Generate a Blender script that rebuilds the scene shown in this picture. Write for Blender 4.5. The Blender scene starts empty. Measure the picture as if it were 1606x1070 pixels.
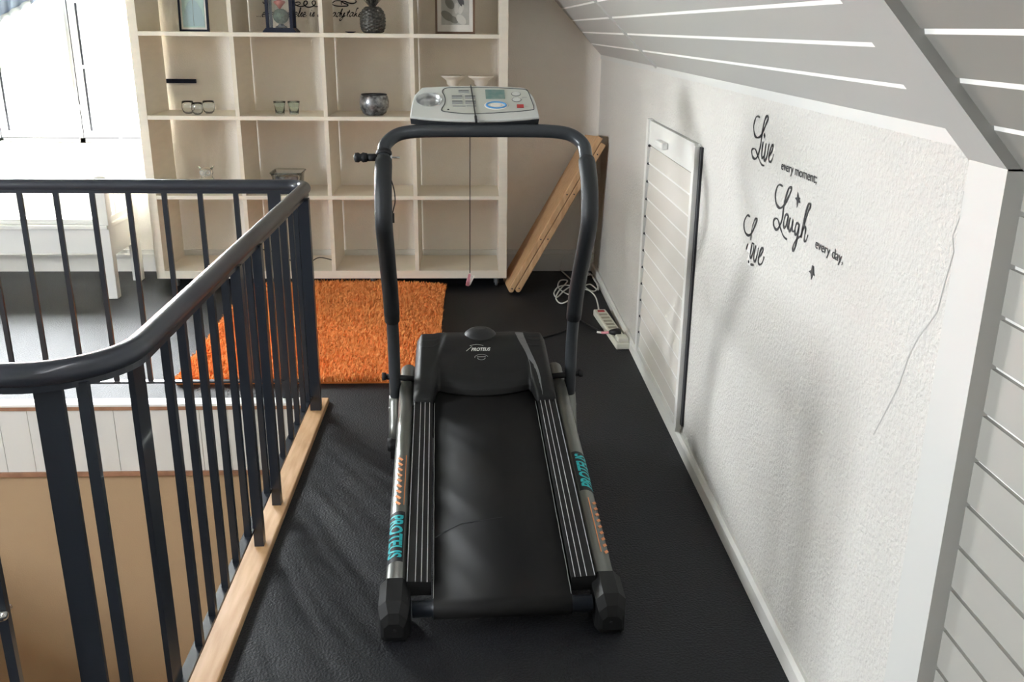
import bpy, bmesh, math, random
from mathutils import Vector, Matrix
random.seed(7)
PI = math.pi
scene = bpy.context.scene
col = scene.collection

# ------------------------------------------------------------------ camera
F_PX = 1459.8
YAW, PITCH, ROLL = math.radians(-2.39), math.radians(18.594), math.radians(.53)
CAM = Vector((0, 0, 1.5))
_cy, _sy, _cp, _sp = math.cos(YAW), math.sin(YAW), math.cos(PITCH), math.sin(PITCH)
_f = Vector((-_sy*_cp, _cy*_cp, -_sp)); _r = Vector((_cy, _sy, 0)); _u = _r.cross(_f)
_c, _s = math.cos(ROLL), math.sin(ROLL)
RIGHT, UP, FWD = _c*_r + _s*_u, -_s*_r + _c*_u, _f
cd = bpy.data.cameras.new('camera'); cam = bpy.data.objects.new('camera', cd); col.objects.link(cam)
cd.sensor_width = 36; cd.lens = F_PX/1606*36; cd.clip_start = .02
m = Matrix((RIGHT, UP, -FWD)).transposed().to_4x4(); m.translation = CAM
cam.matrix_world = m
scene.camera = cam

def at(px, py, axis, v):
    """point of the view ray through a photo pixel on the world plane axis = v"""
    d = (px-803)/F_PX*RIGHT - (py-535)/F_PX*UP + FWD
    return CAM + d*((v-CAM[axis])/d[axis])

# ------------------------------------------------------------------ light
w = bpy.data.worlds.new('sky'); scene.world = w; w.use_nodes = True
bg = w.node_tree.nodes['Background']
bg.inputs['Color'].default_value = (.93, .97, 1.0, 1); bg.inputs['Strength'].default_value = 20
def window_light(name, loc, size, rot):                 # portal: guides sky sampling through an opening
    ld = bpy.data.lights.new(name, 'AREA'); ld.shape = 'RECTANGLE'; ld.size, ld.size_y = size
    ld.cycles.is_portal = True
    o = bpy.data.objects.new(name, ld); o.location = loc; o.rotation_euler = rot; col.objects.link(o)
WX0, WX1, WZ0, WZ1 = -3.97, -1.93, .80, 2.12              # gable window opening, its unseen left widened to let in more sky
window_light('window_portal', ((WX0+WX1)/2, 6.09, (WZ0+WZ1)/2), (WX1-WX0, WZ1-WZ0), (-PI/2, 0, 0))
LY0, LY1, LZ0, LZ1 = .3, 1.45, 1.0, 1.95                  # unseen window added in the far left wall for fill light
window_light('fill_window_portal', (-5.55, (LY0+LY1)/2, (LZ0+LZ1)/2), (LZ1-LZ0, LY1-LY0), (0, -PI/2, 0))
scene.view_settings.view_transform = 'Standard'; scene.view_settings.look = 'None'
scene.view_settings.exposure = 2.8; scene.view_settings.gamma = 1; scene.view_settings.use_curve_mapping = False
scene.cycles.max_bounces = 12; scene.cycles.diffuse_bounces = 8; scene.cycles.transmission_bounces = 10
scene.cycles.caustics_reflective = False; scene.cycles.sample_clamp_indirect = 10

# ------------------------------------------------------------------ materials
def mat(name, c, rough=.6, metal=0, bump=0, bscale=200, var=0, vscale=8, c2=None, coat=0, trans=0, ior=1.45,
        stretch=None, alpha=1, spec=.5, detail=3, sheen=0, bdist=.004):
    mt = bpy.data.materials.new(name); mt.use_nodes = True
    nt = mt.node_tree; b = nt.nodes['Principled BSDF']
    b.inputs['Base Color'].default_value = (*c, 1); b.inputs['Roughness'].default_value = rough
    b.inputs['Metallic'].default_value = metal; b.inputs['Coat Weight'].default_value = coat
    b.inputs['Transmission Weight'].default_value = trans; b.inputs['IOR'].default_value = ior
    b.inputs['Sheen Weight'].default_value = sheen; b.inputs['Sheen Roughness'].default_value = .5
    b.inputs['Alpha'].default_value = alpha; b.inputs['Specular IOR Level'].default_value = spec
    if bump or var or c2:
        tc = nt.nodes.new('ShaderNodeTexCoord'); mp = nt.nodes.new('ShaderNodeMapping')
        nt.links.new(tc.outputs['Object'], mp.inputs['Vector'])
        if stretch: mp.inputs['Scale'].default_value = stretch
    if bump:
        n = nt.nodes.new('ShaderNodeTexNoise'); n.inputs['Scale'].default_value = bscale; n.inputs['Detail'].default_value = detail
        bp = nt.nodes.new('ShaderNodeBump'); bp.inputs['Strength'].default_value = bump; bp.inputs['Distance'].default_value = bdist
        nt.links.new(mp.outputs[0], n.inputs['Vector']); nt.links.new(n.outputs['Fac'], bp.inputs['Height'])
        nt.links.new(bp.outputs[0], b.inputs['Normal'])
    if var or c2:
        n = nt.nodes.new('ShaderNodeTexNoise'); n.inputs['Scale'].default_value = vscale; n.inputs['Detail'].default_value = 5
        nt.links.new(mp.outputs[0], n.inputs['Vector'])
        rp = nt.nodes.new('ShaderNodeValToRGB')
        d = c2 if c2 else tuple(x*(1-var) for x in c)
        rp.color_ramp.elements[0].position = .35; rp.color_ramp.elements[1].position = .65
        rp.color_ramp.elements[0].color = (*d, 1); rp.color_ramp.elements[1].color = (*c, 1)
        nt.links.new(n.outputs['Fac'], rp.inputs[0]); nt.links.new(rp.outputs[0], b.inputs['Base Color'])
    return mt
M = dict(
    carpet=mat('carpet', (.0145, .0162, .021), .58, bump=.9, bscale=150, var=.6, vscale=170, spec=.42),
    plaster=mat('plaster', (.615, .597, .565), .85, bump=1, bscale=105, detail=4, spec=.2, bdist=.008),
    backwall=mat('back_wall_warmed_paint', (.86, .82, .765), .9, bump=.6, bscale=150, spec=.2),  # knee wall's paint, tinted warm for the dimmer light on the gable
    whitepaint=mat('white_paint', (.72, .715, .69), .5, bump=.05, bscale=60),
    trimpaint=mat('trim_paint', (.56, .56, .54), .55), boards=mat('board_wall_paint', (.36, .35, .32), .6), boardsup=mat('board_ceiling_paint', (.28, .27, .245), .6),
    skirt=mat('skirting_paint', (.60, .595, .57), .5),
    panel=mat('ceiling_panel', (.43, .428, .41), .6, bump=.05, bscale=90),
    groove=mat('groove_white', (.82, .81, .785), .5),  # white stands in for light caught on the ceiling's groove bevels
    base=mat('baseboard_paint', (.74, .73, .70), .5, bump=.1, bscale=40),
    shelf=mat('shelf_veneer', (.80, .735, .63), .45, bump=.03, bscale=30, var=.05, vscale=6, stretch=(1, 1, 6)),
    pine=mat('pine_board', (.66, .42, .23), .5, c2=(.52, .30, .14), vscale=5, stretch=(9, 1, 9), bump=.05, bscale=60),
    beam=mat('planed_wood', (.60, .38, .21), .5, c2=(.50, .29, .145), vscale=7, stretch=(8, 8, 1)),
    redwood=mat('reddish_trim', (.33, .17, .10), .5, var=.3, vscale=20),
    tan=mat('stair_wall_paint', (.40, .285, .175), .9, bump=.3, bscale=150, spec=.2),
    black=mat('black_enamel', (.018, .022, .03), .32, coat=.3),
    blackrail=mat('handrail_enamel', (.03, .034, .045), .36, coat=.25),
    orange=mat('orange_pile', (.96, .42, .14), .9, spec=.1),
    orange2=mat('orange_backing', (.62, .19, .04), .95, spec=.1),
    tube=mat('grey_steel_tube', (.20, .205, .19), .34, metal=.75),
    foam=mat('black_foam', (.014, .016, .019), .5, bump=.2, bscale=500),
    bar=mat('grey_handle_tube', (.05, .055, .062), .35, metal=.3),
    belt=mat('running_belt', (.007, .0072, .0082), .6, bump=.15, bscale=900, c2=(.0125, .012, .0115), vscale=5, spec=.22),
    blackplastic=mat('black_plastic', (.012, .0122, .0125), .5, bump=.12, bscale=700, spec=.3),
    highlight=mat('hood_highlight', (.16, .16, .17), .3, bump=.3, bscale=60),
    ridge=mat('silver_ridge', (.62, .62, .63), .4, metal=.4),
    console=mat('console_plastic', (.62, .63, .61), .45),
    consoledark=mat('console_dark', (.035, .038, .042), .4),
    silver=mat('silver_plastic', (.52, .53, .53), .28, metal=.6),
    ink=mat('ink_black', (.012, .012, .014), .6),
    lcd=mat('lcd_glass', (.13, .24, .23), .2, c2=(.22, .30, .27), vscale=60),
    blue=mat('blue_ring', (.10, .32, .62), .4),
    red=mat('red_button', (.50, .05, .05), .4),
    btn=mat('button_grey', (.36, .37, .36), .5),
    teal=mat('teal_print', (.02, .46, .50), .5),
    orangeprint=mat('orange_print', (.78, .30, .12), .5),
    print_=mat('silver_print', (.8, .8, .78), .35, metal=.3),
    mercury=mat('mercury_glass', (.07, .07, .075), .25, metal=.6, c2=(.42, .43, .45), vscale=34, bump=.2, bscale=60),
    pineapple=mat('antique_silver', (.13, .125, .115), .38, metal=.5, c2=(.05, .05, .045), vscale=90),
    darkframe=mat('dark_blue_frame', (.012, .016, .034), .5, spec=.25),
    brownframe=mat('brown_frame', (.17, .10, .065), .5),
    paper=mat('white_mount', (.76, .73, .69), .8),
    tealart=mat('teal_print_paper', (.46, .62, .60), .7, var=.12, vscale=14),
    tealleaf=mat('leaf_print', (.38, .50, .55), .7),
    greyart=mat('grey_print_paper', (.47, .46, .43), .8, var=.1, vscale=20),
    greyleaf=mat('grey_leaf', (.22, .215, .19), .8), darkleaf=mat('dark_leaf', (.10, .095, .10), .8),
    palette=mat('pale_leaf', (.60, .58, .54), .8),
    plant=mat('dark_foliage', (.10, .14, .11), .8, var=.5, vscale=60, bump=.6, bscale=80),
    flower=mat('red_flower', (.52, .17, .15), .8),
    ceramic=mat('cream_ceramic', (.72, .66, .58), .35),
    cordw=mat('white_cord', (.78, .77, .73), .5), cordb=mat('black_cord', (.012, .012, .014), .5),
    strip=mat('cream_plastic', (.76, .75, .66), .45), stripdark=mat('socket_slot', (.42, .40, .32), .6),
    pink=mat('pink_clip', (.78, .30, .36), .4), clipwhite=mat('clip_white', (.85, .80, .74), .4),
    curtain=mat('curtain_cloth', (.34, .41, .52), .9, var=.15, vscale=14),
    curtainb=mat('curtain_hem', (.50, .53, .56), .9),
    brick=mat('pale_brick', (.62, .50, .42), .9, var=.2, vscale=3), rooftile=mat('roof_tile', (.62, .16, .10), .8),
    ground=mat('grass_ground', (.22, .26, .14), 1), caster=mat('caster_grey', (.16, .17, .18), .4),
    gasket_shade=mat('dark_gasket_shade', (.03, .03, .035), .7), crack=mat('plaster_crack', (.45, .44, .42), .9),
    purple=mat('violet_glass', (.30, .30, .62), .2),
    bench=mat('bench_paint', (.80, .795, .77), .45, bump=.04, bscale=50),
    steel=mat('bright_steel', (.6, .6, .6), .25, metal=1),
)

def thin_glass(name, tint=(1, 1, 1), refl=.06, edge=None):
    mt = bpy.data.materials.new(name); mt.use_nodes = True; nt = mt.node_tree; nt.nodes.clear()
    o = nt.nodes.new('ShaderNodeOutputMaterial'); mx = nt.nodes.new('ShaderNodeMixShader'); t = nt.nodes.new('ShaderNodeBsdfTransparent')
    g = nt.nodes.new('ShaderNodeBsdfGlossy'); g.inputs['Roughness'].default_value = .02; t.inputs['Color'].default_value = (*tint, 1)
    mx.inputs[0].default_value = refl
    if edge:
        lw = nt.nodes.new('ShaderNodeLayerWeight'); lw.inputs['Blend'].default_value = edge
        nt.links.new(lw.outputs['Facing'], mx.inputs[0])
    nt.links.new(t.outputs[0], mx.inputs[1]); nt.links.new(g.outputs[0], mx.inputs[2]); nt.links.new(mx.outputs[0], o.inputs[0])
    return mt
M['pane'] = thin_glass('window_pane')
M['glass'] = mat('clear_glass', (.95, .98, 1), .03, trans=1); M['smoke'] = mat('green_tint_glass', (.85, .93, .90), .06, trans=1)

# ------------------------------------------------------------------ mesh helpers
class MB:
    """collects shapes into one mesh"""
    def __init__(s): s.bm = bmesh.new(); s.mats = []; s.mi = 0
    def use(s, m):
        if m not in s.mats: s.mats.append(m)
        s.mi = s.mats.index(m); return s
    def face(s, vs, smooth=False):
        try: f = s.bm.faces.new(vs)
        except ValueError: return None
        f.material_index = s.mi; f.smooth = smooth; return f
    def box(s, x0, x1, y0, y1, z0, z1, mtx=None, bev=0):
        vs = [Vector((x, y, z)) for x in (x0, x1) for y in (y0, y1) for z in (z0, z1)]
        if mtx: vs = [mtx @ v for v in vs]
        v = [s.bm.verts.new(p) for p in vs]
        fs = [s.face([v[i] for i in q]) for q in ((0, 1, 3, 2), (4, 6, 7, 5), (0, 4, 5, 1), (2, 3, 7, 6), (0, 2, 6, 4), (1, 5, 7, 3))]
        if bev:
            es = list({e for f in fs for e in f.edges})
            r = bmesh.ops.bevel(s.bm, geom=es, offset=bev, segments=2, affect='EDGES', profile=.5)
            for f in r['faces']: f.material_index = s.mi
        return s
    def prism(s, pts, vec, smooth=False):
        """polygon (3D points) swept along vec, closed"""
        vec = Vector(vec); a = [s.bm.verts.new(Vector(p)) for p in pts]; b = [s.bm.verts.new(Vector(p)+vec) for p in pts]
        s.face(a[::-1]); s.face(b)
        n = len(a)
        for i in range(n): s.face([a[i], a[(i+1) % n], b[(i+1) % n], b[i]], smooth)
        return s
    def loft(s, rings, cap=True, smooth=True, closed=False):
        R = [[s.bm.verts.new(Vector(p)) for p in r] for r in rings]
        n = len(R[0]); k = len(R)
        for i in range(k if closed else k-1):
            A, B = R[i], R[(i+1) % k]
            for j in range(n): s.face([A[j], A[(j+1) % n], B[(j+1) % n], B[j]], smooth)
        if cap and not closed: s.face(R[0][::-1]); s.face(R[-1])
        return s
    def tube(s, path, rad, seg=12, cap=True, closed=False, flat=1.0):
        P = [Vector(p) for p in path]; n = len(P)
        rad = rad if isinstance(rad, (list, tuple)) else [rad]*n
        rings = []; N = None
        for i in range(n):
            if closed: t = P[(i+1) % n]-P[i-1]
            else: t = P[min(i+1, n-1)]-P[max(i-1, 0)]
            t.normalize()
            if N is None:
                h = Vector((0, 0, 1)) if abs(t.z) < .9 else Vector((1, 0, 0)); N = (h-t*h.dot(t)).normalized()
            else:
                N = N-t*N.dot(t)
                N.normalize()
            Bv = t.cross(N)
            rings.append([P[i]+rad[i]*(math.cos(a)*N*flat+math.sin(a)*Bv) for a in [2*PI*k/seg for k in range(seg)]])
        return s.loft(rings, cap, True, closed)
    def lathe(s, prof, c=(0, 0, 0), seg=24, axis='z', cap=True):
        c = Vector(c); rings = []
        for r, h in prof:
            ring = []
            for k in range(seg):
                a = 2*PI*k/seg; x, y = r*math.cos(a), r*math.sin(a)
                ring.append(c+(Vector((x, y, h)) if axis == 'z' else Vector((h, x, y)) if axis == 'x' else Vector((x, h, -y))))
            rings.append(ring)
        return s.loft(rings, cap)
    def ball(s, c, r, seg=14, sc=(1, 1, 1)):
        c = Vector(c); rings = []
        for i in range(1, 9):
            a = PI*i/9-PI/2
            rings.append([c+Vector((sc[0]*r*math.cos(a)*math.cos(b), sc[1]*r*math.cos(a)*math.sin(b), sc[2]*r*math.sin(a))) for b in [2*PI*k/seg for k in range(seg)]])
        return s.loft(rings)
    def ribbon(s, pts, wid, nrm, lift=.0012, thick=.0006):
        """flat stroke of given width lying on a plane with normal nrm"""
        nrm = Vector(nrm).normalized(); P = [Vector(p)+nrm*lift for p in pts]; n = len(P); L = []; Rr = []
        for i in range(n):
            t = (P[min(i+1, n-1)]-P[max(i-1, 0)]).normalized(); sd = t.cross(nrm)
            ww = wid[i] if isinstance(wid, list) else wid
            L.append(P[i]+sd*ww/2); Rr.append(P[i]-sd*ww/2)
        rings = [[L[i], Rr[i], Rr[i]+nrm*thick, L[i]+nrm*thick] for i in range(n)]
        return s.loft(rings, True, False)
    def grid(s, pts, smooth=True):
        V = [[s.bm.verts.new(Vector(p)) for p in r] for r in pts]
        for i in range(len(V)-1):
            for j in range(len(V[0])-1): s.face([V[i][j], V[i][j+1], V[i+1][j+1], V[i+1][j]], smooth)
        return s
    def build(s, name, m=None, parent=None, loc=None, recalc=True):
        if recalc: bmesh.ops.recalc_face_normals(s.bm, faces=s.bm.faces)
        me = bpy.data.meshes.new(name); s.bm.to_mesh(me); s.bm.free()
        for x in (s.mats if s.mats else [m]): me.materials.append(x)
        o = bpy.data.objects.new(name, me); col.objects.link(o)
        if parent: o.parent = parent
        if loc: o.location = loc
        return o

def smooth_path(pts, k=6, closed=False):
    P = [Vector(p) for p in pts]; out = []; n = len(P)
    rng = range(n if closed else n-1)
    for i in rng:
        if closed: a, b, c, d = P[i-1], P[i], P[(i+1) % n], P[(i+2) % n]
        else: a, b, c, d = P[max(i-1, 0)], P[i], P[i+1], P[min(i+2, n-1)]
        for q in range(k):
            t = q/k
            out.append(.5*((2*b)+(c-a)*t+(2*a-5*b+4*c-d)*t*t+(3*b-a-3*c+d)*t**3))
    if not closed: out.append(P[-1])
    return out
def empty(name, loc=(0, 0, 0), rz=0):
    o = bpy.data.objects.new(name, None); col.objects.link(o); o.location = loc; o.rotation_euler = (0, 0, rz)
    o.empty_display_size = .05; return o
def tag(o, label, cat, group=None, kind=None):
    o['label'] = label; o['category'] = cat
    if group: o['group'] = group
    if kind: o['kind'] = kind
    return o
def struct(o, label, cat): return tag(o, label, cat, None, 'structure')
def copy_tree(o, parent=None):
    c = o.copy(); col.objects.link(c)
    if parent: c.parent = parent
    for ch in [x for x in col.objects if x.parent == o]: copy_tree(ch, c)
    return c
def text_mesh(txt, shear=0, bold=0):
    cu = bpy.data.curves.new('lettering', 'FONT'); cu.body = txt; cu.size = 1; cu.shear = shear; cu.offset = bold; cu.resolution_u = 3
    o = bpy.data.objects.new('lettering', cu); col.objects.link(o)
    bpy.context.view_layer.update()
    me = bpy.data.meshes.new_from_object(o.evaluated_get(bpy.context.evaluated_depsgraph_get()))
    bpy.data.objects.remove(o); bpy.data.curves.remove(cu)
    xs = [v.co.x for v in me.vertices]; x0, x1 = min(xs), max(xs)
    for v in me.vertices: v.co.x = (v.co.x-x0)/(x1-x0)
    return me
def text_obj(name, txt, fn, m, parent=None, shear=0, bold=0, sub=False):
    """flat lettering; fn maps (u along 0..1, v height in em) to a point"""
    me = text_mesh(txt, shear, bold)
    if sub:                                   # fine faces so the letters follow a curved surface
        q = bmesh.new(); q.from_mesh(me); bmesh.ops.triangulate(q, faces=q.faces)
        for _ in range(3): bmesh.ops.subdivide_edges(q, edges=[e for e in q.edges if abs(e.verts[0].co.y-e.verts[1].co.y) > .12 or abs(e.verts[0].co.x-e.verts[1].co.x) > .12], cuts=1); bmesh.ops.triangulate(q, faces=q.faces)
        q.to_mesh(me); q.free()
    for v in me.vertices: v.co = Vector(fn(v.co.x, v.co.y))
    me.materials.clear(); me.materials.append(m)
    o = bpy.data.objects.new(name, me); col.objects.link(o)
    if parent: o.parent = parent
    return o

# ================================================================== the room
XW, YB, ZK = .775, 5.90, 1.345            # knee wall, gable wall, knee wall height
SL = 1.07                                  # roof slope
HX0, HX1, HY0, HY1 = -3.4, -.69, 1.50, 3.66   # stair opening
def slab(b, x0, x1, y0, y1, z0, z1): b.box(x0, x1, y0, y1, z0, z1)
b = MB()
slab(b, HX1, 1.0, -2.4, 6.2, -.12, 0); slab(b, -5.4, HX1, HY1, 6.2, -.12, 0)
slab(b, -5.4, HX1, -2.4, HY0, -.12, 0); slab(b, -5.4, HX0, HY0, HY1, -.12, 0)
struct(b.build('floor', M['carpet']), 'dark blue grey carpet floor around the stair opening', 'floor')
# gable wall with window hole
b = MB()
zc = 2.45
for x0, x1, z0, z1 in ((-5.4, WX0, -.12, zc), (WX1, 1.0, -.12, zc), (WX0, WX1, -.12, WZ0), (WX0, WX1, WZ1, zc)):
    slab(b, x0, x1, YB, 6.2, z0, z1)
struct(b.build('wall_back', M['backwall']), 'gable wall with warm light tinted into its paint behind the white cube shelf', 'wall')
# knee wall on the right (plastered, ends at y = 1.33) and the boarded wall beyond it
b = MB().use(M['plaster']); slab(b, XW, .83, 1.44, YB, 0, 1.36)
b.use(M['trimpaint']); slab(b, XW-.002, .81, 1.33, 1.4405, 0, 1.312)
wall_r = struct(b.build('wall_right'), 'white textured knee wall on the right side', 'wall')
c = MB(); pts = [at(x, y, 0, XW) for x, y in ((1512, 300), (1508, 335), (1494, 370), (1496, 395), (1483, 440), (1470, 490), (1440, 530), (1425, 560), (1410, 605), (1392, 640), (1370, 682))]
c.ribbon(pts, .0028, (-1, 0, 0), .0004, .0003); ck = c.build('crack', M['crack'], wall_r)
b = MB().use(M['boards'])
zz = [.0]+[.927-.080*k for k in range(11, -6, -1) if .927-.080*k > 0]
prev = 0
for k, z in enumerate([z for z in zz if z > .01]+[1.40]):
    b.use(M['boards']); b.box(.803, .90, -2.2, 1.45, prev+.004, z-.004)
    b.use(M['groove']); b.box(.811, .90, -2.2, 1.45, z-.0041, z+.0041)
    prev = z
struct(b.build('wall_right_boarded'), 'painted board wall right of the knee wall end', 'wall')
# roof slope panels + flat ceiling
def zs(x, off=0): return ZK+off+SL*(XW-x)
nrm = Vector((SL, 0, 1)).normalized()
b = MB()
xt = XW-(2.4-ZK)/SL
xs = [XW+.0]+[.773-.0617*k for k in range(1, 17) if .773-.0617*k > xt]+[xt]
GY0 = 1.565
for i in range(len(xs)-1):
    xa, xb = xs[i]-(.0035 if i else 0), xs[i+1]+.0035
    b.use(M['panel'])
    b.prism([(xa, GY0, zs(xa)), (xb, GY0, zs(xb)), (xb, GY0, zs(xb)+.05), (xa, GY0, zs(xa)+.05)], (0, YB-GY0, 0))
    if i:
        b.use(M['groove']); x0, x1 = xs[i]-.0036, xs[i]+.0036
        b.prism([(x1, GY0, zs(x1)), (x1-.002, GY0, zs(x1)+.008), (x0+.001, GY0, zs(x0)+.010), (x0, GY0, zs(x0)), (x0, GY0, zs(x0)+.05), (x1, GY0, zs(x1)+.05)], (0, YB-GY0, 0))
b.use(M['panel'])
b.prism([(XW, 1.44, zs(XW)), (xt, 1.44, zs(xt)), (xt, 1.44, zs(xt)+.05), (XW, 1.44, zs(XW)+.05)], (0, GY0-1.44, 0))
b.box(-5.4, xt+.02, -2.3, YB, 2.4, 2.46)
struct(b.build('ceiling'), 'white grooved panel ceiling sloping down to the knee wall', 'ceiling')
# older board ceiling nearer the camera, set back above the end trim
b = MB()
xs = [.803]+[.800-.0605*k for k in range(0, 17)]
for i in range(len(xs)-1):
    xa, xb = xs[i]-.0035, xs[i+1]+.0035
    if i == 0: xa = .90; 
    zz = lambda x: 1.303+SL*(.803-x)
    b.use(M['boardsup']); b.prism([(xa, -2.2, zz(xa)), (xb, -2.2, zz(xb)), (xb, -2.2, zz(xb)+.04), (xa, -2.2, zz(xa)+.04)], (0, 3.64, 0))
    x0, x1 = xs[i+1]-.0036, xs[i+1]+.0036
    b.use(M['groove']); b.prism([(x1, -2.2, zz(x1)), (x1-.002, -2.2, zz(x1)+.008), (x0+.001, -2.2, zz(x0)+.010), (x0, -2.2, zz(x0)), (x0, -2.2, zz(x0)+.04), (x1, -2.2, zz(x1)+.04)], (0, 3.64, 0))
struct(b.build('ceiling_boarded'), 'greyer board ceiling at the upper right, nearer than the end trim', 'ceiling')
# end trim board on the slope, joint batten, cornice strip, baseboards
b = MB(); z0 = 1.309
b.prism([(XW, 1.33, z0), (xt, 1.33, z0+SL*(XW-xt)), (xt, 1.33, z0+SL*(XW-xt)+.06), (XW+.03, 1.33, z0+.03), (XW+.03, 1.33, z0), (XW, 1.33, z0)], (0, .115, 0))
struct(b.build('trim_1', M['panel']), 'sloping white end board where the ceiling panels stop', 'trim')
b = MB(); p = Vector((XW, 4.08, zs(XW))); q = Vector((.30, 4.40, zs(.30)))
d = (q-p).normalized(); sd = d.cross(nrm).normalized()*.012
b.prism([p-sd-nrm*.006, p+sd-nrm*.006, q+sd-nrm*.006, q-sd-nrm*.006], nrm*.012)
bt = struct(b.build('trim_2', M['panel']), 'narrow batten over the joint of the sloping ceiling panels', 'trim')
b = MB(); b.box(XW-.005, XW+.01, 1.44, YB, 1.327, 1.362)
struct(b.build('trim_3', M['trimpaint']), 'white cornice strip along the top of the knee wall', 'trim')
b = MB(); b.prism([(XW-.016, 1.33, 0), (XW+.01, 1.33, 0), (XW+.01, 1.33, .058), (XW-.008, 1.33, .058), (XW-.016, 1.33, .046)], (0, YB-1.33, 0))
struct(b.build('baseboard_right', M['base']), 'low white baseboard along the right knee wall', 'baseboard')
b = MB(); b.box(-5.4, XW, YB-.016, YB+.01, 0, .10); b.box(-5.4, XW, YB-.022, YB+.01, .10, .113); b.box(-5.4, XW, YB-.012, YB+.01, .113, .14)
struct(b.build('baseboard_back', M['base']), 'white baseboard along the gable wall', 'baseboard')
# walls out of view that close the room
b = MB()
for y0, y1, za, zb in ((-2.4, LY0, -.12, 2.46), (LY1, 6.2, -.12, 2.46), (LY0, LY1, -.12, LZ0), (LY0, LY1, LZ1, 2.46)): b.box(-5.52, -5.4, y0, y1, za, zb)
struct(b.build('wall_left', M['plaster']), 'white wall on the far left side with an added opening for fill light', 'wall')
b = MB(); b.box(-5.4, 1.0, -2.4, -2.2, -.12, 2.46)
struct(b.build('wall_front', M['plaster']), 'white gable wall behind the viewer', 'wall')
# stair well
b = MB(); b.box(HX0, HX1+.06, 3.68, 3.80, -2.7, -.10)
struct(b.build('wall_stair_back', M['tan']), 'tan painted wall below the landing edge in the stair opening', 'wall')
b = MB(); b.box(HX1+.0, HX1+.08, HY0-.1, 3.70, -2.7, -.10)
struct(b.build('wall_stair_right', M['tan']), 'tan side wall of the stair opening under the pine board', 'wall')
b = MB(); b.box(HX0-.08, HX0, HY0-.1, 3.70, -2.7, -.10); 
struct(b.build('wall_stair_left', M['tan']), 'tan far left wall of the stair opening', 'wall')
b = MB(); b.box(HX0, HX1, HY0-.1, HY0-.02, -2.7, -.10)
struct(b.build('wall_stair_front', M['tan']), 'tan near wall of the stair opening', 'wall')
b = MB(); b.box(HX0-.1, HX1+.1, HY0-.1, 3.8, -2.8, -2.7)
struct(b.build('floor_lower', M['pine']), 'wooden floor at the foot of the stairs', 'floor')
b = MB()
x = HX0
while x < HX1-.01:
    x2 = min(x+.118, HX1); b.box(x+.0012, x2-.0012, 3.650, 3.69, -.308, -.02); x = x2
b.box(HX0, HX1, 3.654, 3.69, -.30, -.03)
struct(b.build('trim_4', M['skirt']), 'white tongue and groove skirting below the landing edge', 'trim')
b = MB(); b.box(HX0, HX1, 3.640, 3.685, -.327, -.308); struct(b.build('trim_5', M['redwood']), 'reddish wooden strip between white skirting and tan stair wall', 'trim')
b = MB().use(M['whitepaint']); b.box(HX0, HX1+.0, 3.632, 3.70, -.004, .006); b.use(M['redwood']); b.box(HX0, HX1, 3.636, 3.70, -.022, -.004)
struct(b.build('trim_6'), 'pale capping board along the far landing edge', 'trim')
b = MB().use(M['pine']); b.box(-.688, -.615, 1.3, 3.662, -.01, .020, bev=.004); b.use(M['tan']); b.box(-.70, -.69, 1.3, 3.63, -.14, .004)
struct(b.build('trim_7'), 'bare pine board under the railing beside the carpet', 'trim')
# outside
b = MB(); b.box(-60, 60, 6.6, 120, -3.3, -3.0); struct(b.build('ground', M['ground']), 'ground outside the gable window', 'ground')

# ------------------------------------------------------------------ gable window
win = empty('window_1', ((WX0+WX1)/2, 6.0, WZ0)); struct(win, 'white two pane casement window above the bench', 'window')
def rel(o, root): o.location = o.location-root.location; o.parent = root; return o
WT = 1.72
b = MB(); b.box(WX0, WX1, 5.985, 6.06, WZ0, WZ0+.028); b.box(WX0, WX1, 5.985, 6.06, WZ1-.03, WZ1); b.box(WX0, WX1, 5.985, 6.06, WT-.04, WT)
mull = [WX0, -3.46, -2.947, -2.447, WX1-.03]
for x in mull: b.box(x, x+.03, 5.985, 6.06, WZ0, WZ1)
rel(b.build('window_frame', M['whitepaint']), win)
def sash(x0, x1, z0, z1, zbar):
    b = MB(); s = .052
    b.box(x0+.004, x0+s, 5.965, 6.02, z0+.006, z1-.004); b.box(x1-s, x1-.004, 5.965, 6.02, z0+.006, z1-.004)
    b.box(x0+s, x1-s, 5.966, 6.019, z0+.006, z0+.047); b.box(x0+s, x1-s, 5.966, 6.019, z1-.062, z1-.004)
    if zbar: b.box(x0+s, x1-s, 5.975, 6.012, zbar-.011, zbar+.011)
    sh = rel(b.build('sash', M['whitepaint']), win)
    g = MB(); g.box(x0+s-.004, x1-s+.004, 5.992, 5.996, z0+.042, z1-.057); g.build('pane', M['pane'], sh)
    k = MB(); zs_ = [(z0+.047, zbar-.011), (zbar+.011, z1-.062)] if zbar else [(z0+.047, z1-.062)]
    for za, zb in zs_:
        k.box(x0+s-.003, x0+s+.010, 5.962, 5.974, za, zb); k.box(x1-s-.002, x1-s, 5.9655, 5.974, za, zb)  # left strip paints the shadowed reveal beside the pane
    k.box(x0-.001, x0+.0035, 5.963, 5.98, z0, z1); k.box(x0, x1, 5.963, 5.98, z0, z0+.005)
    k.build('gasket_shade', M['gasket_shade'], sh)
for i in range(len(mull)-1):
    sash(mull[i]+.03, mull[i+1], WZ0+.028, WT-.04, 1.254)
    sash(mull[i]+.03, mull[i+1], WT, WZ1-.03, 0)
b = MB(); h = at(126, 168, 1, 5.955)
b.tube([h+Vector((0, .012, 0)), h+Vector((0, -.02, 0))], .008, 10); b.tube([h+Vector((0, -.02, 0)), h+Vector((-.004, -.022, .03))], .006, 8); b.tube([h+Vector((0, -.02, 0)), h+Vector((.012, -.02, -.012))], .006, 8)
rel(b.build('window_catch', M['steel']), win)
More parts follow.
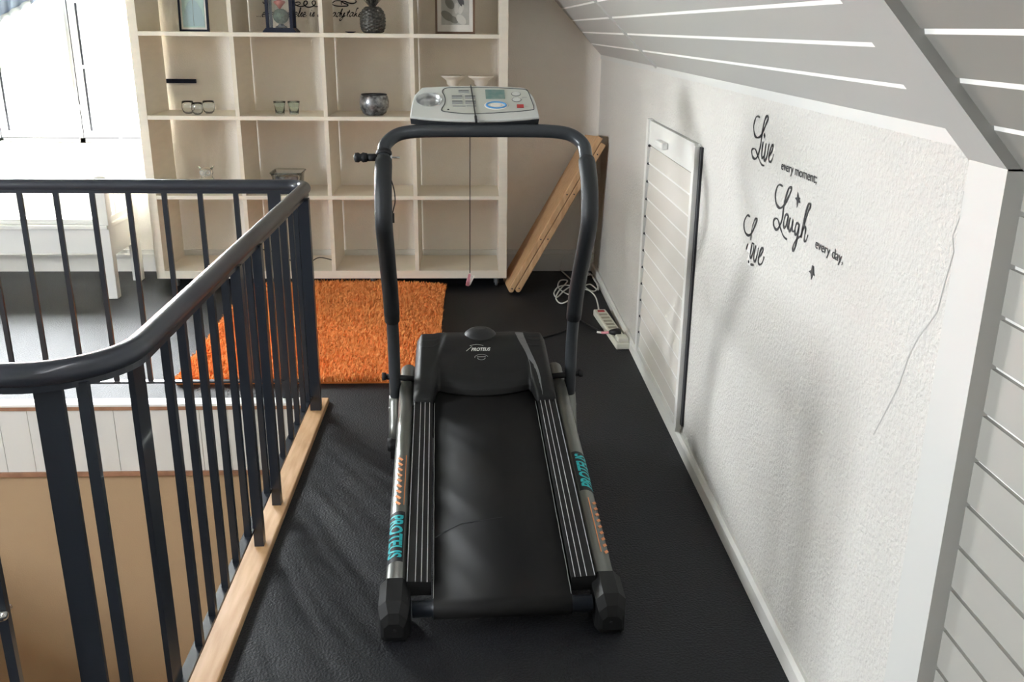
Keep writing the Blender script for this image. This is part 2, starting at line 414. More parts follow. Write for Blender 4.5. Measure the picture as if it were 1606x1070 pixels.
b = MB(); b.box(WX0-.08, WX1+.03, 5.855, 6.0, WZ0-.035, WZ0-.004, bev=.004)
rel(b.build('window_sill', M['whitepaint']), win)
for ch in list(col.objects):
    pass
win2 = empty('fill_window', (-5.46, (LY0+LY1)/2, LZ0)); struct(win2, 'white framed window added out of view in the far left wall for fill light', 'window')
b = MB()
for y in (LY0, LY1-.05): b.box(-5.49, -5.42, y, y+.05, LZ0, LZ1)
b.box(-5.491, -5.421, LY0, LY1, LZ0, LZ0+.05); b.box(-5.491, -5.421, LY0, LY1, LZ1-.05, LZ1)
rel(b.build('window_frame', M['whitepaint']), win2)
b = MB(); b.box(-5.458, -5.454, LY0+.03, LY1-.03, LZ0+.03, LZ1-.03); rel(b.build('pane', M['pane']), win2)

# ------------------------------------------------------------------ house across the street
hs = empty('house', (-6, 16.4, -3)); tag(hs, 'pale brick house with red roof edge seen through the window', 'house')
b = MB(); b.box(-5.5, 1.0, -.0, 5, 0, 4.02)
hw = b.build('wall', M['brick'], hs)
b = MB(); b.prism([(-5.8, -.4, 3.95), (-5.8, 2.5, 5.6), (-5.8, 5.4, 3.95), (-5.8, 5.4, 3.85), (-5.8, 2.5, 5.45), (-5.8, -.4, 3.80)], (7.1, 0, 0))
b.build('roof', M['rooftile'], hs)

# ------------------------------------------------------------------ access hatch in the knee wall
hx = XW
hatch = empty('door_1', (hx, 3.65, .06)); struct(hatch, 'white slatted access hatch low in the knee wall', 'hatch door')
Y0, Y1, Z0, Z1 = 3.17, 4.125, .075, 1.128
b = MB(); b.box(hx-.006, hx+.004, Y0+.03, Y1-.02, Z0, Z1); rel(b.build('backing', M['whitepaint']), hatch)
b = MB(); b.box(hx-.024, hx-.002, Y0+.016, Y0+.052, Z0+.0, Z1-.004); rel(b.build('stile', M['whitepaint']), hatch)
b = MB(); b.box(hx-.024, hx-.002, Y1-.045, Y1, Z0+.0, Z1+.004); rel(b.build('stile', M['whitepaint']), hatch)
b = MB(); b.box(hx-.018, hx-.002, Y0+.052, Y1-.045, Z1-.10, Z1); rel(b.build('top_rail', M['whitepaint']), hatch)
n = 12; hgt = (Z1-.105-Z0-.02)/n
b = MB(); k = MB(); g_ = MB()
for i in range(n):
    z = Z0+.02+i*hgt
    b.prism([(hx-.004, Y0+.052, z), (hx-.017, Y0+.052, z+.006), (hx-.010, Y0+.052, z+hgt-.004), (hx-.004, Y0+.052, z+hgt-.004)], (0, Y1-.055-Y0-.052, 0))
    k.ball((hx-.016, Y1-.052, z+hgt-.002), .006, 8)
    g_.box(hx-.0155, hx-.004, Y0+.053, Y1-.055, z-.002, z+.006)
rel(b.build('slat_panel', mat('hatch_slats', (.60, .57, .525), .6)), hatch); rel(k.build('bead', M['gasket_shade']), hatch); rel(g_.build('groove_strip', M['groove']), hatch)
b = MB(); b.box(hx-.045, hx-.018, 3.66, 3.80, 1.052, 1.078, bev=.006); rel(b.build('handle', M['whitepaint']), hatch)
b = MB(); b.box(hx-.008, hx+.002, Y0-.008, Y0+.016, Z0+.02, Z1-.006); rel(b.build('gap_seal', M['gasket_shade']), hatch)
b = MB(); b.box(hx-.022, hx-.001, Y0+.03, Y1-.02, .058, Z0); rel(b.build('bottom_rail', M['whitepaint']), hatch)

# ------------------------------------------------------------------ lettering on the knee wall
def crop(pts, ox, oy, sc): return [(ox+x*sc, oy+y*sc) for x, y in pts]
def wall_strokes(name, strokes, label, ox, oy, sc, width, polys=()):
    b = MB()
    for st in strokes:
        P = [at(x, y, 0, XW) for x, y in crop(st, ox, oy, sc)]
        if len(P) == 1: b.ribbon([P[0]+Vector((0, .004, .004)), P[0]-Vector((0, .004, .004))], .009, (-1, 0, 0)); continue
        P = smooth_path(P, 5); n = len(P)
        W = [width*(.65+.5*math.sin(PI*min(1, (i+1)/n*1.1))+.25*math.sin(i*.5)) for i in range(n)]
        b.ribbon(P, W, (-1, 0, 0))
    for pl in polys:
        P = [at(x, y, 0, XW)-Vector((.0012, 0, 0)) for x, y in crop(pl, ox, oy, sc)]
        b.prism(P, (-.0006, 0, 0))
    return tag(b.build(name, M['ink']), label, 'wall sticker', 'black wall lettering')
A = (1160, 170, 180/1376)
wall_strokes('wall_lettering', [
    [(248, 110), (225, 94), (200, 110), (180, 170), (172, 230), (180, 300), (195, 340), (220, 352), (255, 335), (290, 270), (325, 180), (345, 130), (345, 100), (330, 95), (310, 130), (290, 210), (275, 300), (262, 400), (248, 480), (225, 560), (195, 605), (165, 590), (150, 540), (150, 500), (170, 483), (195, 495), (220, 560), (245, 630), (270, 675), (298, 688)],
    [(287, 400), (275, 480), (268, 560), (275, 598), (292, 570)], [(303, 328)],
    [(322, 420), (305, 540), (297, 610), (312, 625), (335, 560), (350, 470), (360, 425)],
    [(352, 575), (385, 530), (405, 470), (405, 445), (390, 450), (370, 510), (355, 590), (360, 635), (380, 640), (400, 600), (414, 550)]],
    'large black script word Live at the top of the wall lettering', *A, .0058)
Bc = (1150, 280, 190/1196)
wall_strokes('wall_lettering', [
    [(492, 77), (465, 62), (440, 80), (422, 140), (420, 200), (430, 255), (455, 288), (485, 285), (520, 240), (555, 170), (578, 110), (575, 90), (555, 95), (530, 160), (510, 240), (498, 310), (490, 380), (470, 450), (435, 505), (408, 480), (400, 430), (415, 398), (440, 400), (455, 440), (475, 510), (500, 570), (532, 602)],
    [(545, 365), (525, 355), (508, 400), (500, 460), (510, 490), (530, 450), (547, 370), (540, 440), (540, 490), (552, 500)],
    [(567, 385), (555, 440), (552, 500), (562, 520), (580, 480), (594, 410), (585, 480), (590, 525), (607, 518)],
    [(652, 455), (632, 440), (615, 490), (612, 540), (625, 555), (645, 510), (655, 450), (645, 530), (630, 610), (610, 690), (595, 715), (590, 690), (605, 640), (640, 590), (672, 568)],
    [(672, 570), (700, 470), (740, 340), (765, 280), (762, 250), (745, 260), (720, 340), (695, 450), (672, 582), (690, 510), (712, 478), (718, 510), (708, 570), (705, 615), (720, 618), (742, 558)]],
    'large black script word Laugh in the middle of the wall lettering', *Bc, .0058)
lv = wall_strokes('wall_lettering', [
    [(167, 378), (148, 362), (125, 390), (110, 440), (112, 500), (130, 545), (160, 562), (190, 530), (220, 460), (238, 410), (232, 395), (215, 410), (195, 470), (182, 540), (177, 612)],
    [(190, 640), (175, 720), (168, 770), (180, 780), (200, 720), (206, 650), (188, 640)],
    [(227, 660), (210, 740), (205, 800), (220, 818), (240, 750), (254, 685)],
    [(250, 785), (285, 740), (300, 695), (285, 690), (262, 740), (250, 820), (265, 850), (290, 830), (308, 770)],
    [(130, 700), (150, 645)], [(150, 815), (162, 830)], [(175, 848), (205, 856)]],
    'black script word Love with a half peeled first letter, lower left', *Bc, .0058)
b = MB()
P = [at(x, y, 0, XW)-Vector((.0006, 0, 0)) for x, y in crop([(165, 640), (178, 690), (165, 760), (168, 830), (205, 865), (180, 870), (148, 850), (140, 800), (160, 740), (138, 715), (150, 660)], *Bc)]
b.prism(P, (-.0004, 0, 0)); b.build('bare_patch', M['groove'], lv)
wall_strokes('wall_sticker', [], 'small black bird shaped sticker above the h of Laugh', *Bc, .004,
    [[(642, 130), (650, 185), (668, 195), (655, 205), (665, 240), (645, 242), (633, 290), (632, 220), (615, 190), (635, 185)]])
wall_strokes('wall_sticker', [], 'small black bird shaped sticker below every day', *Bc, .004,
    [[(785, 855), (800, 870), (800, 930), (810, 965), (790, 950), (775, 1000), (770, 940), (750, 915), (775, 905)]])
def wall_text(txt, p0, p1, hpx, label):
    a, c_ = at(*p0, 0, XW), at(*p1, 0, XW)
    top = at(p0[0], p0[1]-hpx, 0, XW); H = top.z-a.z
    def fn(u, v): 
        q = a+(c_-a)*u; return (XW-.0014, q.y, q.z+v*H)
    tag(text_obj('wall_lettering', txt, fn, M['ink'], bold=.006), label, 'wall sticker', 'black wall lettering')
wall_text('every moment;', (1225.5, 265.5), (1281, 288), 21, 'small black words every moment after the word Live')
wall_text('every day,', (1279, 388.5), (1322, 414), 23, 'small black words every day after the word Laugh')

# ------------------------------------------------------------------ quotation on the gable wall
G = {
 'e': ([[(0, .45), (.5, .6), (.55, .9), (.3, 1), (.05, .6), (.1, .1), (.4, 0), (.8, .3)]], .72),
 'v': ([[(0, .9), (.2, 0), (.5, .9), (.75, .95)]], .72), 'r': ([[(0, .8), (.15, 1), (.1, 0), (.2, .8), (.5, 1)]], .6),
 'y': ([[(.05, 1), (.05, .3), (.3, .1), (.6, 1), (.45, -.3), (.1, -.9), (-.1, -.6), (.3, -.1), (.85, .3)]], .8),
 'o': ([[(.35, 1), (.05, .6), (.1, .05), (.45, .2), (.5, .8), (.35, 1), (.75, .9)]], .7),
 'n': ([[(0, .9), (.1, .95), (.05, 0), (.3, .9), (.5, .9), (.5, .1), (.8, .2)]], .78),
 'l': ([[(0, .3), (.4, 1.2), (.5, 1.95), (.35, 1.9), (.15, .8), (.2, .05), (.5, .15)]], .45),
 's': ([[(0, .1), (.45, 1), (.5, .5), (.45, .1), (.2, 0), (.05, .15)]], .68),
 'i': ([[(.1, 1), (.05, .15), (.35, .1)], [(.2, 1.4), (.28, 1.5)]], .45),
 'a': ([[(.6, .9), (.3, 1), (.05, .5), (.15, 0), (.45, .3), (.62, 1), (.55, .1), (.85, .15)]], .82),
 'd': ([[(.6, .9), (.3, 1), (.05, .5), (.15, 0), (.45, .3), (.85, 2), (.6, .1), (.85, .15)]], .82),
 't': ([[(.35, 1.6), (.05, .2), (.35, .05)], [(-.1, 1.05), (.5, 1.12)]], .5),
 'k': ([[(.55, 2), (.3, 1.9), (.05, 0), (.15, .5), (.5, .9), (.3, .5), (.6, .02), (.85, .2)]], .82),
 '.': ([[(.1, 0), (.18, .1)]], .32), ' ': ([], .55)}
def script_word(b, txt, px, py, pxw, hpx):
    """cursive word on the gable wall starting at photo pixel px,py"""
    Yw = YB-.0005; a = at(px, py, 1, Yw); c_ = at(px+pxw, py, 1, Yw); H = (at(px, py-hpx, 1, Yw)-a).z
    tot = sum(G[ch][1] for ch in txt); x = 0
    for ch in txt:
        for st in G[ch][0]:
            P = [a+Vector(((c_.x-a.x)*(x+u+.22*v*H/H*.9)/tot, 0, v*H)) for u, v in st]
            P = smooth_path(P, 5) if len(P) > 2 else P
            n = len(P); b.ribbon(P, [.0044+.0022*math.sin(i*.55) for i in range(n)], (0, -1, 0), .0008)
        x += G[ch][1]
b = MB()
script_word(b, '...everyone', 402, 26, 59, 6.5); script_word(b, 'else', 461.5, 26, 18.5, 6.8); script_word(b, 'is', 486, 26, 7.5, 6.8)
script_word(b, 'already', 498, 26, 43, 6.5); script_word(b, 'taken', 543.5, 26, 31, 6.5)
def swirl(pts):
    P = smooth_path([at(395+x*.13076, y*.13076, 1, YB-.0005) for x, y in pts], 6)
    b.ribbon(P, [.004+.003*math.sin(PI*i/len(P)) for i in range(len(P))], (0, -1, 0), .0008)
tag(b.build('wall_quotation', M['ink']), 'black script words else is already taken on wall behind top shelf row', 'wall sticker')
for lab, strokes in (
    ('black curly flourish right of the lantern, above the script word else', [[(500, 62), (545, 64), (580, 45), (570, 25), (535, 28), (512, 48), (570, 78), (630, 70), (665, 40), (655, 12), (630, 20), (625, 55), (665, 85), (720, 80), (760, 50), (758, 15), (735, 12), (722, 35), (745, 70), (785, 80), (830, 60)]]),
    ('black curly flourish left of the pineapple, above the script word taken', [[(955, 45), (1000, 12), (1060, 10), (1110, 40), (1150, 55), (1140, 72), (1050, 75), (990, 65), (955, 45)], [(1075, 60), (1075, 20), (1110, 15), (1160, 35), (1210, 42), (1245, 30), (1250, 10), (1235, 12)]]),
    ('tiny curled flourish tip on the wall left of the lantern', [[(130, 20), (145, 40), (165, 25), (150, 5)]])):
    b = MB()
    for st in strokes: swirl(st)
    tag(b.build('wall_flourish', M['ink']), lab, 'wall sticker', 'black flourishes on the gable wall')

# ------------------------------------------------------------------ stair railing
rl = empty('stair_railing', (-.66, 2.6, 0)); tag(rl, 'black metal railing around the stair opening', 'railing')
XR, ZR = -.657, .905
def arc(cx, cy, r, a0, a1, z, n=10): return [(cx+r*math.cos(a0+(a1-a0)*i/n), cy+r*math.sin(a0+(a1-a0)*i/n), z) for i in range(n+1)]
YN, YF = 1.585, 3.695
path = [(-2.9, YF, ZR), (-2, YF, ZR), (-1.2, YF, ZR)]+arc(XR-.075, YF-.075, .075, PI/2, 0, ZR)+[(XR, 3.2, ZR), (XR, 2.6, ZR), (XR, 2.1, ZR)]+arc(XR-.17, YN+.17, .17, 0, -PI/2, ZR, 14)+[(-1.1, YN, ZR), (-2.0, YN, ZR), (-2.9, YN, ZR)]
b = MB(); b.tube(path, .0235, 18); rel(b.build('handrail', M['blackrail']), rl)
def flat_along(b, path, wid, z0, z1):
    P = [Vector(p) for p in path]; n = len(P); rings = []
    for i in range(n):
        t = (P[min(i+1, n-1)]-P[max(i-1, 0)]); t.z = 0; t.normalize(); sd = Vector((-t.y, t.x, 0))*wid/2
        a, c_ = P[i]+sd, P[i]-sd
        rings.append([(a.x, a.y, z0), (c_.x, c_.y, z0), (c_.x, c_.y, z1), (a.x, a.y, z1)])
    b.loft(rings, True, False)
b = MB(); flat_along(b, path, .030, ZR-.030, ZR-.018); rel(b.build('rail_bar', M['black']), rl)
XB = -.671
b = MB(); flat_along(b, [(-2.9, YF+.0, 0), (-.72, YF, 0)], .024, .078, .087)
flat_along(b, [(XB, 3.66, 0), (XB, 1.76, 0)], .026, .074, .083); rel(b.build('bottom_rail', M['black']), rl)
def bar(name, x, y, wx, wy, z0, z1): rel(MB().box(x-wx/2, x+wx/2, y-wy/2, y+wy/2, z0, z1).build(name, M['black']), rl)
ZT = ZR-.022
for y in (1.925, 2.045, 2.172, 2.292, 2.432, 2.585, 2.845, 2.966, 3.118, 3.244, 3.372, 3.468): bar('baluster', XB+.004, y, .018, .018, .078, ZT)
bar('baluster', XB+.004, 2.70, .018, .018, .078, ZT)
for i in range(15): bar('baluster', -.939-.1392*i, YF, .019, .012, .08, ZT)
for x in (-.715, ): bar('baluster', x, 1.612, .021, .014, -.3, ZT)
for i in range(1, 14): bar('baluster', -.78-.1392*i, YN, .020, .014, -.3, ZT)
bar('post', -.776, YN+.022, .052, .010, -.35, ZT); bar('post', XB-.008, 1.775, .012, .062, -.30, ZT)
bar('post', -.649, 2.488, .028, .028, .02, ZT); bar('post', -.648, 2.742, .028, .028, .02, ZT)
bar('post', -.648, 3.535, .043, .030, .02, ZT); bar('post', -.790, YF, .050, .012, .0, ZT)
b = MB(); p = at(3, 966, 1, YN-.01); b.ball(p, .012); b.tube([p, p+Vector((0, .03, 0))], .007, 8); rel(b.build('bolt', M['steel']), rl)

# ------------------------------------------------------------------ orange rug
rx0, rx1, ry0, ry1 = -1.325, -.168, 3.862, 5.44
rug = empty('rug', ((rx0+rx1)/2, (ry0+ry1)/2, 0)); tag(rug, 'orange shaggy rug on dark carpet beside the railing', 'rug')
b = MB(); b.box(rx0+.01, rx1-.01, ry0+.01, ry1-.01, .001, .016); rel(b.build('backing', M['orange2']), rug)
me_v, me_f = [], []
N = 60000
for i in range(N):
    x = rx0+random.random()*(rx1-rx0); y = ry0+random.random()*(ry1-ry0)
    y += (y-ry0)/(ry1-ry0)*(.09*math.sin(PI*min(1, max(0, (x-rx0)/(rx1-rx0))))); x += .012*math.sin(y*2.2)
    cl = math.sin(x*211+3*math.sin(y*83))*math.sin(y*187+2*math.sin(x*91))
    a = cl*2.5+random.uniform(-1.5, 1.5); L = random.uniform(.010, .024); tx, ty = math.cos(a)*L*.7, math.sin(a)*L*.7
    h = random.uniform(.018, .034); wd = random.uniform(.0016, .0030); px, py = -math.sin(a)*wd, math.cos(a)*wd
    k = len(me_v)
    me_v += [(x-px, y-py, .012), (x+px, y+py, .012), (x+tx*.5+px, y+ty*.5+py, .012+h*.8), (x+tx*.5-px, y+ty*.5-py, .012+h*.8), (x+tx, y+ty, .012+h)]
    me_f += [(k, k+1, k+2, k+3), (k+3, k+2, k+4)]
me = bpy.data.meshes.new('pile'); me.from_pydata(me_v, [], me_f); me.materials.append(M['orange'])
pile = bpy.data.objects.new('pile', me); col.objects.link(pile); rel(pile, rug); pile['kind'] = 'stuff'

# ------------------------------------------------------------------ cube shelf
SX0, SX1, SY0, SY1 = -1.898, .192, 5.47, 5.874
sh = empty('cube_shelf', ((SX0+SX1)/2, 5.66, 0)); tag(sh, 'cream white open cube shelf on casters against the gable wall', 'shelf')
SZ0, SZ1 = .060, 1.925
def sbox(name, *a): rel(MB().box(*a, bev=.0015).build(name, M['shelf']), sh)
sbox('side_panel', SX0, SX0+.05, SY0, SY1, SZ0, SZ1); sbox('side_panel', SX1-.05, SX1, SY0, SY1, SZ0, SZ1)
sbox('bottom_panel', SX0+.05, SX1-.05, SY0, SY1, SZ0, SZ0+.048); sbox('top_panel', SX0+.05, SX1-.05, SY0, SY1, SZ1-.05, SZ1)
RZ = (.547, 1.000, 1.453)
for z in RZ: sbox('shelf_board', SX0+.05, SX1-.05, SY0+.001, SY1-.001, z-.0115, z+.0115)
for x in (-1.342, -.845, -.347):
    zb = [SZ0+.048]+[v for z in RZ for v in (z-.0115, z+.0115)]+[SZ1-.05]
    for i in range(0, len(zb), 2): rel(MB().box(x-.0115, x+.0115, SY0+.002, SY1-.002, zb[i], zb[i+1]).build('divider', M['shelf']), sh)
for x in (SX0+.10, -.62, SX1-.06):
    for y in (5.53, 5.79):
        b = MB(); b.lathe([(.024, -.009), (.027, -.006), (.027, .006), (.024, .009)], (x, y, .027), 16, 'x'); b.box(x-.014, x+.014, y-.012, y+.012, .050, .0601); b.box(x-.016, x-.011, y-.012, y+.012, .02, .055); b.box(x+.011, x+.016, y-.012, y+.012, .02, .055)
        rel(b.build('caster', M['caster']), sh)
ZS = [SZ0+.0485]+[z+.0118 for z in RZ]     # standing heights of the rows

# ---- things on the shelf
def frame(name, x0, x1, z0, z1, y, lean, fw, mf, label, mount=0, art=None):
    """picture frame standing on z0, leaning back"""
    o = empty(name, ((x0+x1)/2, y, z0)); o.rotation_euler = (-lean, 0, 0)
    W, Hh = (x1-x0)/2, z1-z0
    b = MB(); d = .018
    b.box(-W, -W+fw, 0, d, 0, Hh); b.box(W-fw, W, 0, d, 0, Hh); b.box(-W+fw, W-fw, 0, d, 0, fw); b.box(-W+fw, W-fw, 0, d, Hh-fw, Hh)
    b.build('frame', mf, o)
    tag(o, label, 'picture frame')
    return o, W, Hh
o, W, Hh = frame('picture_frame', -1.694, -1.526, ZS[3], ZS[3]+.24, 5.72, .08, .011, M['darkframe'], 'dark framed teal leaf print on the top left shelf')
MB().box(-W+.009, W-.009, .006, .012, .009, Hh-.009).build('mount', M['paper'], o)
pr = MB().box(-W+.022, W-.022, .004, .007, .022, Hh-.022).build('print', M['tealart'], o)
b = MB(); lf = [(0, .185), (.028, .155), (.048, .115), (.058, .075), (.060, .030), (-.060, .030), (-.058, .075), (-.048, .115), (-.028, .155)]
b.prism([(x, .0028, z) for x, z in lf], (0, .001, 0)); lfo = b.build('leaf', M['tealleaf'], pr)
b = MB(); b.ribbon([(0, .0028, .03), (0, .0028, .21)], .002, (0, -1, 0), .0004, .0003); b.build('leaf_vein', M['greyleaf'], pr)
o, W, Hh = frame('picture_frame', -.222, .006, ZS[3], ZS[3]+.30, 5.66, .08, .012, M['brownframe'], 'brown framed grey leaf drawing on the top right shelf')
MB().box(-W+.010, W-.010, .005, .012, .010, Hh-.010).build('mount', M['paper'], o)
pr = MB().box(-W+.035, W-.035, .003, .006, .050, Hh-.045).build('print', M['greyart'], o)
def leafpoly(cx, cz, L, wd, a, m, nm):
    b = MB(); P = []
    for k in range(16):
        t = 2*PI*k/16; u, v = L*math.cos(t), wd*math.sin(t)
        P.append((cx+u*math.cos(a)-v*math.sin(a), .0022-.0003*random.random(), cz+u*math.sin(a)+v*math.cos(a)))
    b.prism(P, (0, .0008, 0)); b.build(nm, m, pr)
for a in ((-.03, .165, .034, .022, 2.2, M['greyleaf']), (-.045, .098, .04, .022, -.6, M['greyleaf']), (-.01, .078, .03, .018, -.5, M['greyleaf']), (.030, .190, .045, .017, -1.2, M['darkleaf']), (.008, .14, .03, .012, 1.5, M['palette']), (.035, .135, .028, .014, 1.2, M['palette']), (.035, .078, .034, .022, -.8, M['palette'])): leafpoly(*a, 'leaf')
# lantern
ln = empty('lantern', (-1.087, 5.60, ZS[3])); tag(ln, 'black glass lantern with dark roof holding a red flower, top shelf', 'lantern')
b = MB(); b.prism([(-.092, -.07, 0), (.092, -.07, 0), (.092, -.07, .006), (.074, -.07, .024), (-.074, -.07, .024), (-.092, -.07, .006)], (0, .14, 0)); b.build('base', M['darkframe'], ln)
for x in (-.066, .066):
    for y in (-.05, .05): MB().box(x-.008, x+.008, y-.008, y+.008, .024, .26).build('corner_post', M['darkframe'], ln)
b = MB(); b.box(-.08, .08, -.066, .066, .26, .275); b.loft([[(-.07, -.056, .275), (.07, -.056, .275), (.07, .056, .275), (-.07, .056, .275)], [(-.02, -.02, .33), (.02, -.02, .33), (.02, .02, .33), (-.02, .02, .33)]], True, False); b.build('roof', M['darkframe'], ln)
b = MB(); b.tube([(.022*math.cos(t), 0, .35+.022*math.sin(t)) for t in [2*PI*k/16 for k in range(16)]], .003, 8, closed=True); b.build('ring', M['darkframe'], ln)
for sy in (-.05, .05): MB().box(-.058, .058, sy-.0015, sy+.0015, .026, .26).build('pane', M['pane'], ln)
fl = empty('flower_ball', (-1.087, 5.60, ZS[3]+.0245)); tag(fl, 'dark leafy ball with red flower inside the lantern', 'plant ornament')
b = MB(); b.lathe([(.030, 0), (.036, .004), (.020, .012), (.012, .022)], (0, 0, 0), 16); b.build('foot', M['darkframe'], fl)
b = MB(); b.ball((0, 0, .062), .045, 18, (1, 1, .92)); b.build('ball', M['plant'], fl)
b = MB(); b.lathe([(.003, .10), (.02, .122), (.034, .136), (.030, .142), (.004, .15)], (-.003, 0, 0), 14); b.build('flower', M['flower'], fl)
# pineapple
pa = empty('pineapple_ornament', (-.571, 5.59, ZS[3])); tag(pa, 'dark silver pineapple ornament on the top shelf', 'ornament')
b = MB(); rings = []; seg = 72; K = 40
for i in range(K+1):
    t = i/K; z = .142*t; r = .068*(max(0, 1-abs((t-.46)/.60)**2.6))**.5
    if i == 0: r = .034
    rings.append([((r+.007*abs(math.sin(k*PI/seg*9+i*.62)*math.sin(k*PI/seg*9-i*.62)))*math.cos(2*PI*k/seg), (r+.007*abs(math.sin(k*PI/seg*9+i*.62)*math.sin(k*PI/seg*9-i*.62)))*math.sin(2*PI*k/seg), z) for k in range(seg)])
b.loft(rings, True, True); b.build('body', M['pineapple'], pa)
b = MB()
for ring, (n, L, sp) in enumerate(((8, .055, .05), (7, .08, .035), (5, .11, .014))):
    for k in range(n):
        a = 2*PI*k/n+ring*.5; ca, sa = math.cos(a), math.sin(a); ps = (-sa*.009, ca*.009)
        z0 = .136+ring*.008
        pt = [(ca*.008, sa*.008, z0), (ca*(.008+sp*.5), sa*(.008+sp*.5), z0+L*.55), (ca*(.008+sp), sa*(.008+sp), z0+L)]
        b.loft([[(pt[0][0]-ps[0], pt[0][1]-ps[1], pt[0][2]), (pt[0][0]+ps[0], pt[0][1]+ps[1], pt[0][2]), (pt[0][0]+ca*.003, pt[0][1]+sa*.003, pt[0][2]-.002)],
                [(pt[1][0]-ps[0], pt[1][1]-ps[1], pt[1][2]), (pt[1][0]+ps[0], pt[1][1]+ps[1], pt[1][2]), (pt[1][0]+ca*.003, pt[1][1]+sa*.003, pt[1][2]-.002)],
                [(pt[2][0]-ps[0]*.08, pt[2][1]-ps[1]*.08, pt[2][2]), (pt[2][0]+ps[0]*.08, pt[2][1]+ps[1]*.08, pt[2][2]), (pt[2][0]+ca*.001, pt[2][1]+sa*.001, pt[2][2])]], True, False)
b.build('crown', M['pineapple'], pa)
b = MB(); b.lathe([(.014, 0), (.028, .005), (.030, .008), (.026, .008), (.012, .003)], (-.695, 5.56, ZS[3]), 16); tag(b.build('dish', M['darkframe']), 'tiny flat dark dish left of the pineapple ornament', 'dish')
# bowl
bw = empty('bowl', (-.581, 5.595, ZS[2])); tag(bw, 'round mottled black silver bowl on the second shelf', 'bowl')
b = MB(); b.lathe([(.050, 0), (.068, .012), (.083, .045), (.086, .075), (.080, .105), (.074, .116), (.070, .116), (.076, .10), (.080, .07), (.070, .025), (.04, .010)], (0, 0, 0), 36); b.build('body', M['mercury'], bw)
b = MB(); b.tube([(.072*math.cos(2*PI*k/32), .072*math.sin(2*PI*k/32), .116) for k in range(32)], .0035, 8, closed=True); b.build('rim', M['ink'], bw)
# small glasses
def glass(name, x, y, prof, m, label, group, wax=None):
    b = MB(); b.lathe(prof, (x, y, ZS[2]), 24); return tag(b.build(name, m), label, 'candle glass', group)
gp = [(.018, 0), (.030, .012), (.036, .035), (.034, .058), (.031, .072), (.0285, .072), (.031, .056), (.033, .035), (.027, .014), (.010, .006)]
glass('candle_glass', -1.655, 5.605, gp, M['glass'], 'clear rounded candle glass, left of three on the shelf', 'rounded candle glasses')
glass('candle_glass', -1.590, 5.560, [(r*.93, z*.93) for r, z in gp], M['glass'], 'clear rounded candle glass, front middle of three on the shelf', 'rounded candle glasses')
glass('candle_glass', -1.545, 5.635, gp, M['glass'], 'clear rounded candle glass, right of three on the shelf', 'rounded candle glasses')
vp = [(.024, 0), (.026, .003), (.030, .045), (.034, .066), (.036, .074), (.033, .074), (.031, .062), (.027, .044), (.022, .010), (.006, .008)]
glass('votive_cup', -1.128, 5.60, vp, M['smoke'], 'greenish flared votive cup, left of the two', 'flared votive cups'); glass('votive_cup', -1.048, 5.61, vp, M['smoke'], 'greenish flared votive cup, right of the two', 'flared votive cups')
# owl, square vase
ow = empty('owl_figurine', (-1.583, 5.60, ZS[1])); tag(ow, 'clear glass owl figurine on the third shelf', 'owl figurine')
b = MB(); rr = [(.026, 0), (.040, .012), (.047, .04), (.044, .07), (.034, .088), (.033, .098), (.039, .115), (.036, .135), (.022, .146), (.008, .149)]
b.lathe(rr, (0, 0, 0), 10); b.build('body', M['glass'], ow)
for s in (-1, 1):
    b = MB(); b.loft([[(s*.020, -.008, .138), (s*.036, -.008, .132), (s*.028, .010, .136)], [(s*.048, -.003, .158), (s*.049, -.002, .157), (s*.048, -.001, .158)]], True, False); b.build('ear_tuft', M['smoke'], ow)
    b = MB(); b.tube([(s*.017+.013*math.cos(t), -.037, .118+.013*math.sin(t)) for t in [2*PI*k/14 for k in range(14)]], .003, 8, closed=True); b.build('eye', M['silver'], ow)
b = MB(); b.loft([[(-.006, -.036, .112), (.006, -.036, .112), (0, -.044, .108)], [(-.001, -.038, .096), (.001, -.038, .096), (0, -.039, .095)]], True, False); b.build('beak', M['smoke'], ow)
sq = empty('square_vase', (-1.105, 5.60, ZS[1])); tag(sq, 'square thick glass candle vase on the third shelf', 'vase')
b = MB()
def rsq(h, z, n=6, r=.25):
    P = []
    for cx, cy, a0 in ((1, 1, 0), (-1, 1, PI/2), (-1, -1, PI), (1, -1, 3*PI/2)):
        for k in range(n): t = a0+PI/2*k/(n-1); P.append((h*((1-r)*cx+r*math.cos(t)), h*((1-r)*cy+r*math.sin(t)), z))
    return P
b.loft([rsq(.070, 0), rsq(.078, .01), rsq(.083, .10), rsq(.090, .118), rsq(.092, .124), rsq(.086, .124), rsq(.078, .11), rsq(.072, .02), rsq(.03, .012)]); b.build('body', M['glass'], sq)
b = MB(); b.loft([rsq(.093, .120), rsq(.095, .124), rsq(.093, .127), rsq(.088, .124)], closed=True); b.build('rim', M['smoke'], sq)
b = MB(); b.box(-.066, .066, -.062, .062, .016, .100, bev=.006); b.build('reflection_block', M['mercury'], sq)  # added mottled block standing in for reflections in the glass
for x, y, r, lb in ((-.122, 5.63, 1.0, 'cream footed cake stand, left of two behind the console'), (.040, 5.61, 1.03, 'cream footed cake stand, right of two behind the console')):
    b = MB(); b.lathe([(.042*r, 0), (.044*r, .010), (.018, .025), (.013, .08), (.018, .115), (.026, .14), (.028, .155), (.020, .162), (.036, .175), (.040, .195), (.056*r, .208), (.070*r, .216), (.072*r, .224), (.05, .220)], (x, y, ZS[2]), 28)
    tag(b.build('cake_stand', M['ceramic']), lb, 'cake stand', 'footed cake stands')
b = MB()
